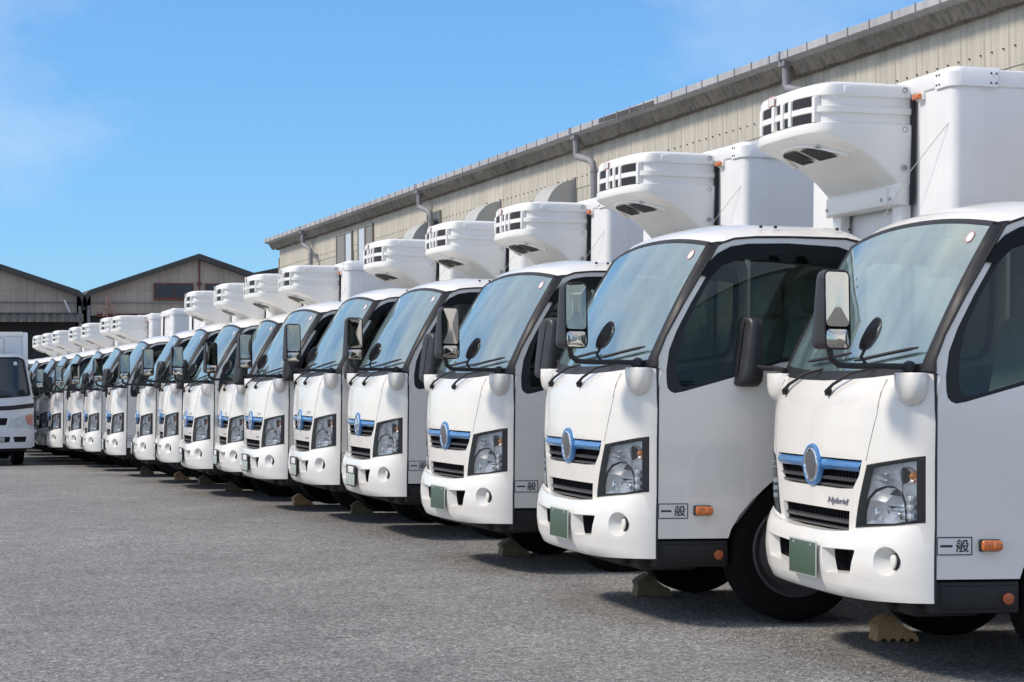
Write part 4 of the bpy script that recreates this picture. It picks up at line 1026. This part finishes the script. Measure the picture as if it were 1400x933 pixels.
# ------------------------------------------------------------------ gabled sheds far behind
def shed(x0, x1, y, ze, zr, label, canopy, wins=(), depth=30, clip=None):
    g = gz(0, y); root = thing('gabled_shed', label, 'building', ((x0+x1)/2, y, g))
    O = root.location; xm = (x0+x1)/2
    def P(name, mb, mat, par=root, ang=35, **k): return obj(name, mb.mesh(name, mat, ang), par, **k)
    top = lambda x: ze+(zr-ze)*(1-abs(x-xm)/((x1-x0)/2))
    zb = 4.25
    rows = [(zb, 4.86), (4.84, 5.42), (5.40, 99)]
    pw = .62; x = x0
    while x < x1-.02:
        xe = min(x+pw, x1)
        for i, (a, b) in enumerate(rows):
            dy = -.02*i
            t0, t1 = min(b, top(x)-.02), min(b, top(xe)-.02)
            if t0 <= a+.02 and t1 <= a+.02: continue
            tm = min(b, top((x+xe)/2)-.02)
            mb = MB(); xs = [(x, dy), (x+.05, dy-.004), (x+.09, dy), ((x+xe)/2, dy), ((x+xe)/2+.04, dy-.003), (xe-.002, dy)]
            lo = [(q[0]-O.x, q[1], a-O.z) for q in xs]; hi = [(q[0]-O.x, q[1], max(a+.01, min(b, top(q[0])-.02))-O.z) for q in xs]
            mb.loft([lo, hi]); P('wall_panel', mb, 'shed')
        x = xe
    mb = MB(); mb.prism([(x0-O.x+.02, -.5), (x1-O.x-.02, -.5), (x1-O.x-.02, ze-O.z-.05), (0, zr-O.z-.05), (x0-O.x+.02, ze-O.z-.05)], .03, depth); P('shed_body', mb, 'shade')
    # roof with thick verge and rounded eaves
    def rl(o):
        L = [(x0-.38, ze-.75), (x0-.40, ze-.45), (x0-.30, ze-.20), (x0-.05, ze+.02), (xm, zr), (x1+.05, ze+.02), (x1+.30, ze-.20), (x1+.40, ze-.45), (x1+.38, ze-.75)]
        return [(px-O.x, pz+o-O.z) for px, pz in L]
    hi, lo = rl(.10), rl(-.16)
    lo = [(x+(.16 if i < 3 else (-.16 if i > 5 else 0)), z+(.10 if i < 3 or i > 5 else 0)) for i, (x, z) in enumerate(lo)]
    mb = MB(); ring = hi+lo[::-1]
    mb.loft([[(px, -.45, pz) for px, pz in ring], [(px, depth, pz) for px, pz in ring]], True)
    n = len(hi); N = len(ring)
    for i in range(n-1): mb.f.append((i, i+1, N-2-i, N-1-i))
    P('roof', mb, 'roofing', ang=20)
    for sx in (x0-.12, x1+.12):
        mb = MB(); mb.tube([(sx-O.x, -.2, ze-.6-O.z), (sx-O.x, -.2, .2)], .08, 8); P('downpipe', mb, 'pipe')
    if canopy:
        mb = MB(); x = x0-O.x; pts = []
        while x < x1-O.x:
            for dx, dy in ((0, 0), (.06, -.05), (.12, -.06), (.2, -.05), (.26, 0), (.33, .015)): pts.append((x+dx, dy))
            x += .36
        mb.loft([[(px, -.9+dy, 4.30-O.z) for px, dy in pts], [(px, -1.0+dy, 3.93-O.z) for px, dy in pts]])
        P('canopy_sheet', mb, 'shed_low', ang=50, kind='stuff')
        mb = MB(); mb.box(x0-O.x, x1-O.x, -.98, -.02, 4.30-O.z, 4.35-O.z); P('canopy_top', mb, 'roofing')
        mb = MB(); mb.tube([(x0-O.x, -.1, 4.86-O.z), (x1-O.x, -.1, 4.86-O.z)], .03, 6); P('conduit', mb, 'pipe')
    else:
        mb = MB(); mb.box(x0-O.x+.3, x1-O.x-.3, -.12, -.02, 4.18-O.z, 4.34-O.z); P('lintel', mb, 'redframe')
        mb = MB(); mb.tube([(x0-O.x, -.1, 4.86-O.z), (x1-O.x, -.1, 4.82-O.z)], .03, 6); P('conduit', mb, 'pipe')
    for xa, xb, za, zb_ in wins:
        mb = MB(); a, b = xa-O.x, xb-O.x; z0, z1 = za-O.z, zb_-O.z
        for q in ((a, b, z0, z0+.12), (a, b, z1-.05, z1), (a, a+.06, z0+.12, z1-.05), (b-.06, b, z0+.12, z1-.05)): mb.box(q[0], q[1], -.14, -.045, q[2], q[3])
        fr = P('window', mb, 'redframe'); m_ = (a+b)/2
        for p0, p1 in ((a+.06, m_-.02), (m_+.02, b-.06)):
            mb = MB(); mb.box(p0, p1, -.11, -.06, z0+.12, z1-.05); P('pane', mb, 'winpane', fr)
        mb = MB(); mb.box(m_-.02, m_+.02, -.13, -.06, z0+.12, z1-.05); P('mullion', mb, 'redframe', fr)
    return root, P
s1, P1 = shed(1.0, 11.22, 95, 5.27, 7.02, 'brown gabled shed at the left edge with a corrugated canopy over a dark opening', True)
mb = MB(); O = s1.location; mb.tube([(10.62-O.x, -.3, 4.95-O.z), (10.88-O.x, -.3, 4.36-O.z)], .045, 8); P1('lamp_tube', mb, 'white')
s2, P2 = shed(11.84, 21.7, 95, 5.30, 7.02, 'brown gabled shed with red framed windows beyond the middle of the row', False, [(14.72, 16.55, 4.96, 5.75), (17.1, 18.95, 4.96, 5.75)])
O = s2.location
mb = MB(); mb.tube([(16.83-O.x, -.12, 6.8-O.z), (16.83-O.x, -.12, 4.3-O.z)], .035, 8); mb.box(16.74-O.x, 16.92-O.x, -.2, -.05, 5.65-O.z, 5.8-O.z); P2('conduit', mb, 'redframe')
mb = MB()
for xa, xb, za, zb in ((12.35, 12.6, 4.2, 5.0), (12.6, 12.85, 5.0, 4.25), (12.5, 12.5, 4.2, 5.1), (12.25, 12.9, 4.6, 4.5)): mb.tube([(xa-O.x, -.5, za-O.z), (xb-O.x, -.5, zb-O.z)], .05, 6)
P2('steel_bracket', mb, 'faded_red')
s3, P3 = shed(21.0, 30, 112, 6.6, 7.6, 'dark roofed shed just showing between the brown shed and the warehouse end', False)

# ------------------------------------------------------------------ the old white truck at the left edge
def old_truck():
    g = gz(2, 37.2)
    t = thing('box_truck', 'old white box truck at the left edge with a black band across its nose', 'truck', (2.77, 36.6, g), (0, 0, math.radians(0)))
    t.scale = (1, 1, 1.055)
    # local: x right in the photo, y away from the camera
    def P(name, mb, mat, par=t, ang=35): return obj(name, mb.mesh(name, mat, ang), par)
    def pl(x): return .16*(abs(x)/.82)**4
    def F(x, z, o=0): return (x, pl(x)+float(np.interp(z, [.4, .8, 1.05, 1.2, 1.85], [0, .0, .03, .06, .36]))-o, z)
    outer = [(-.82, .55), (.82, .55), (.82, 1.15), (.80, 1.2), (.70, 1.78), (.62, 1.86), (-.62, 1.86), (-.70, 1.78), (-.80, 1.2), (-.82, 1.15)]
    W = smooth_poly([(-.775, 1.16), (0, 1.11), (.775, 1.16), (.685, 1.77), (.58, 1.81), (-.58, 1.81), (-.685, 1.77)], .05)
    gr = smooth_poly([(-.33, .68), (.33, .68), (.36, .80), (-.36, .80)], .02); mb = MB()
    hl = smooth_poly([(.34, .63), (.815, .63), (.815, .88), (.60, .83), (.42, .77)], .02)
    panel(mb, outer, [W, gr, hl, mir(hl)], F, .07)
    L = [F(x, z) for x, z in resample(outer, .07)]; mb.loft([L, [(x*.99, 1.25, z) for x, y, z in L]], True)
    P('cab', mb, 'oldpaint', ang=40)
    mb = MB(); panel(mb, W, [], lambda x, z: F(x, z, -.01), .08); ws_ = P('windshield', mb, 'olddark', ang=80)
    mb = MB(); panel(mb, W, [[(x*.96, 1.46+(z-1.46)*.95) for x, z in W]], lambda x, z: F(x, z, .004), .08); P('windshield_frame', mb, 'rubber', ws_)
    mb = MB(); mb.lathe([(.001, -.006), (.035, -.004), (.035, 0)], (.52, F(.52, 1.70)[1], 1.70), 'y', 12); P('round_sticker', mb, 'sticker', ws_)
    mb = MB(); slab(mb, [(-.82, .965), (-.4, .93), (0, .92), (.4, .93), (.82, .965), (.82, 1.04), (.4, 1.00), (0, .99), (-.4, 1.00), (-.82, 1.04)], F, .008, .08); P('nose_band', mb, 'frame')
    mb = MB(); recess(mb, gr, F, (0, .06, 0), .97)
    for k in range(3): mb.box(-.33, .33, .0, .03, .69+k*.035, .70+k*.035)
    P('grille', mb, 'recess')
    for sg in (1, -1):
        h = hl if sg == 1 else mir(hl)
        mb = MB(); panel(mb, h, [], lambda x, z: F(x, z, .004), .05); recess(mb, h, lambda x, z: F(x, z, .004), (0, .05, 0), 1, back=False); lamp = P('headlight', mb, 'oldlamp')
        tn = smooth_poly([(sg*.70, .70), (sg*.80, .66), (sg*.80, .86), (sg*.66, .835)], .015)
        mb = MB(); panel(mb, tn, [], lambda x, z: F(x, z, .008), .05); P('turn_lamp', mb, 'oldamber', lamp)
        mb = MB(); mb.tube([(sg*.80, .05, 1.12), (sg*.93, -.10, 1.16), (sg*.95, -.12, 1.3)], .015, 6); ar = P('mirror_arm', mb, 'rubber')
        mb = MB(); mb.box(*sorted((sg*.88, sg*1.02)), -.16, -.08, 1.22, 1.55, .03); P('mirror_housing', mb, 'plastic', ar)
    bo = [smooth_poly([(a, .40), (b, .40), (b+.02, .49), (a-.02, .49)], .015) for a, b in ((.10, .38), (.47, .66))]; bo += [mir(b) for b in bo]
    mb = MB(); FBo = lambda x, z: (x, pl(x)-.04+.05*max(0, .36-z), z)
    bout = [(-.825, .33), (-.75, .30), (.75, .30), (.825, .33), (.825, .60), (-.825, .60)]
    panel(mb, bout, bo, FBo, .06); L = [FBo(x, z) for x, z in resample(bout, .06)]; mb.loft([L, [(x, y+.22, z) for x, y, z in L]], True)
    bmp = P('bumper', mb, 'oldpaint', ang=40)
    for b in bo:
        mb = MB(); recess(mb, b, FBo, (0, .08, 0), .95); P('bumper_opening', mb, 'recess', bmp)
    mb = MB(); mb.box(.14, .30, -.06, -.045, .41, .48, .003); P('licence_plate', mb, 'plate_pale', bmp)
    for x0, x1 in ((.46, .72), (-.72, -.46)):
        for yc, nm in ((.85, 'w'), (3.6, 'r')):
            mb = MB(); hw = (x1-x0)/2*.8; mb.lathe([(.2, -hw), (.31, -hw), (.34, -hw*.8), (.345, 0), (.34, hw*.8), (.31, hw), (.2, hw), (.01, hw*.7)], ((x0+x1)/2, yc, .345), 'x', 32); wh = P('wheel', mb, 'tyre')
            mb = MB(); s_ = 1 if x0 > 0 else -1; mb.lathe([(.2, hw*s_), (.17, hw*.7*s_), (.06, hw*.9*s_), (.01, hw*.9*s_)], ((x0+x1)/2, yc, .345), 'x', 20); P('rim', mb, 'rim', wh)
    mb = MB(); mb.box(-.7, .7, .1, 5.2, .42, .58); mb.box(-.7, .7, .25, .45, .24, .5); P('chassis', mb, 'under')
    mb = MB(); mb.box(-.85, .85, 1.5, 5.4, .62, 2.24, .02); bx = P('cargo_box', mb, 'oldpaint')
    mb = MB()
    for x in (-.84, .76): mb.box(x, x+.08, 1.47, 1.51, .62, 2.2, .008)
    mb.box(-.76, .76, 1.475, 1.51, 2.18, 2.25, .008); P('box_frame', mb, 'alu', bx)
    mb = MB(); mb.box(.0, .42, 1.45, 1.51, 1.6, 2.14, .04); P('box_door', mb, 'oldpaint', bx)
    mb = MB(); mb.tube([(-.1, -.02, 1.13), (-.05, .02, 1.17), (.45, .02, 1.19)], .01, 6); P('wiper', mb, 'rubber')
old_truck()
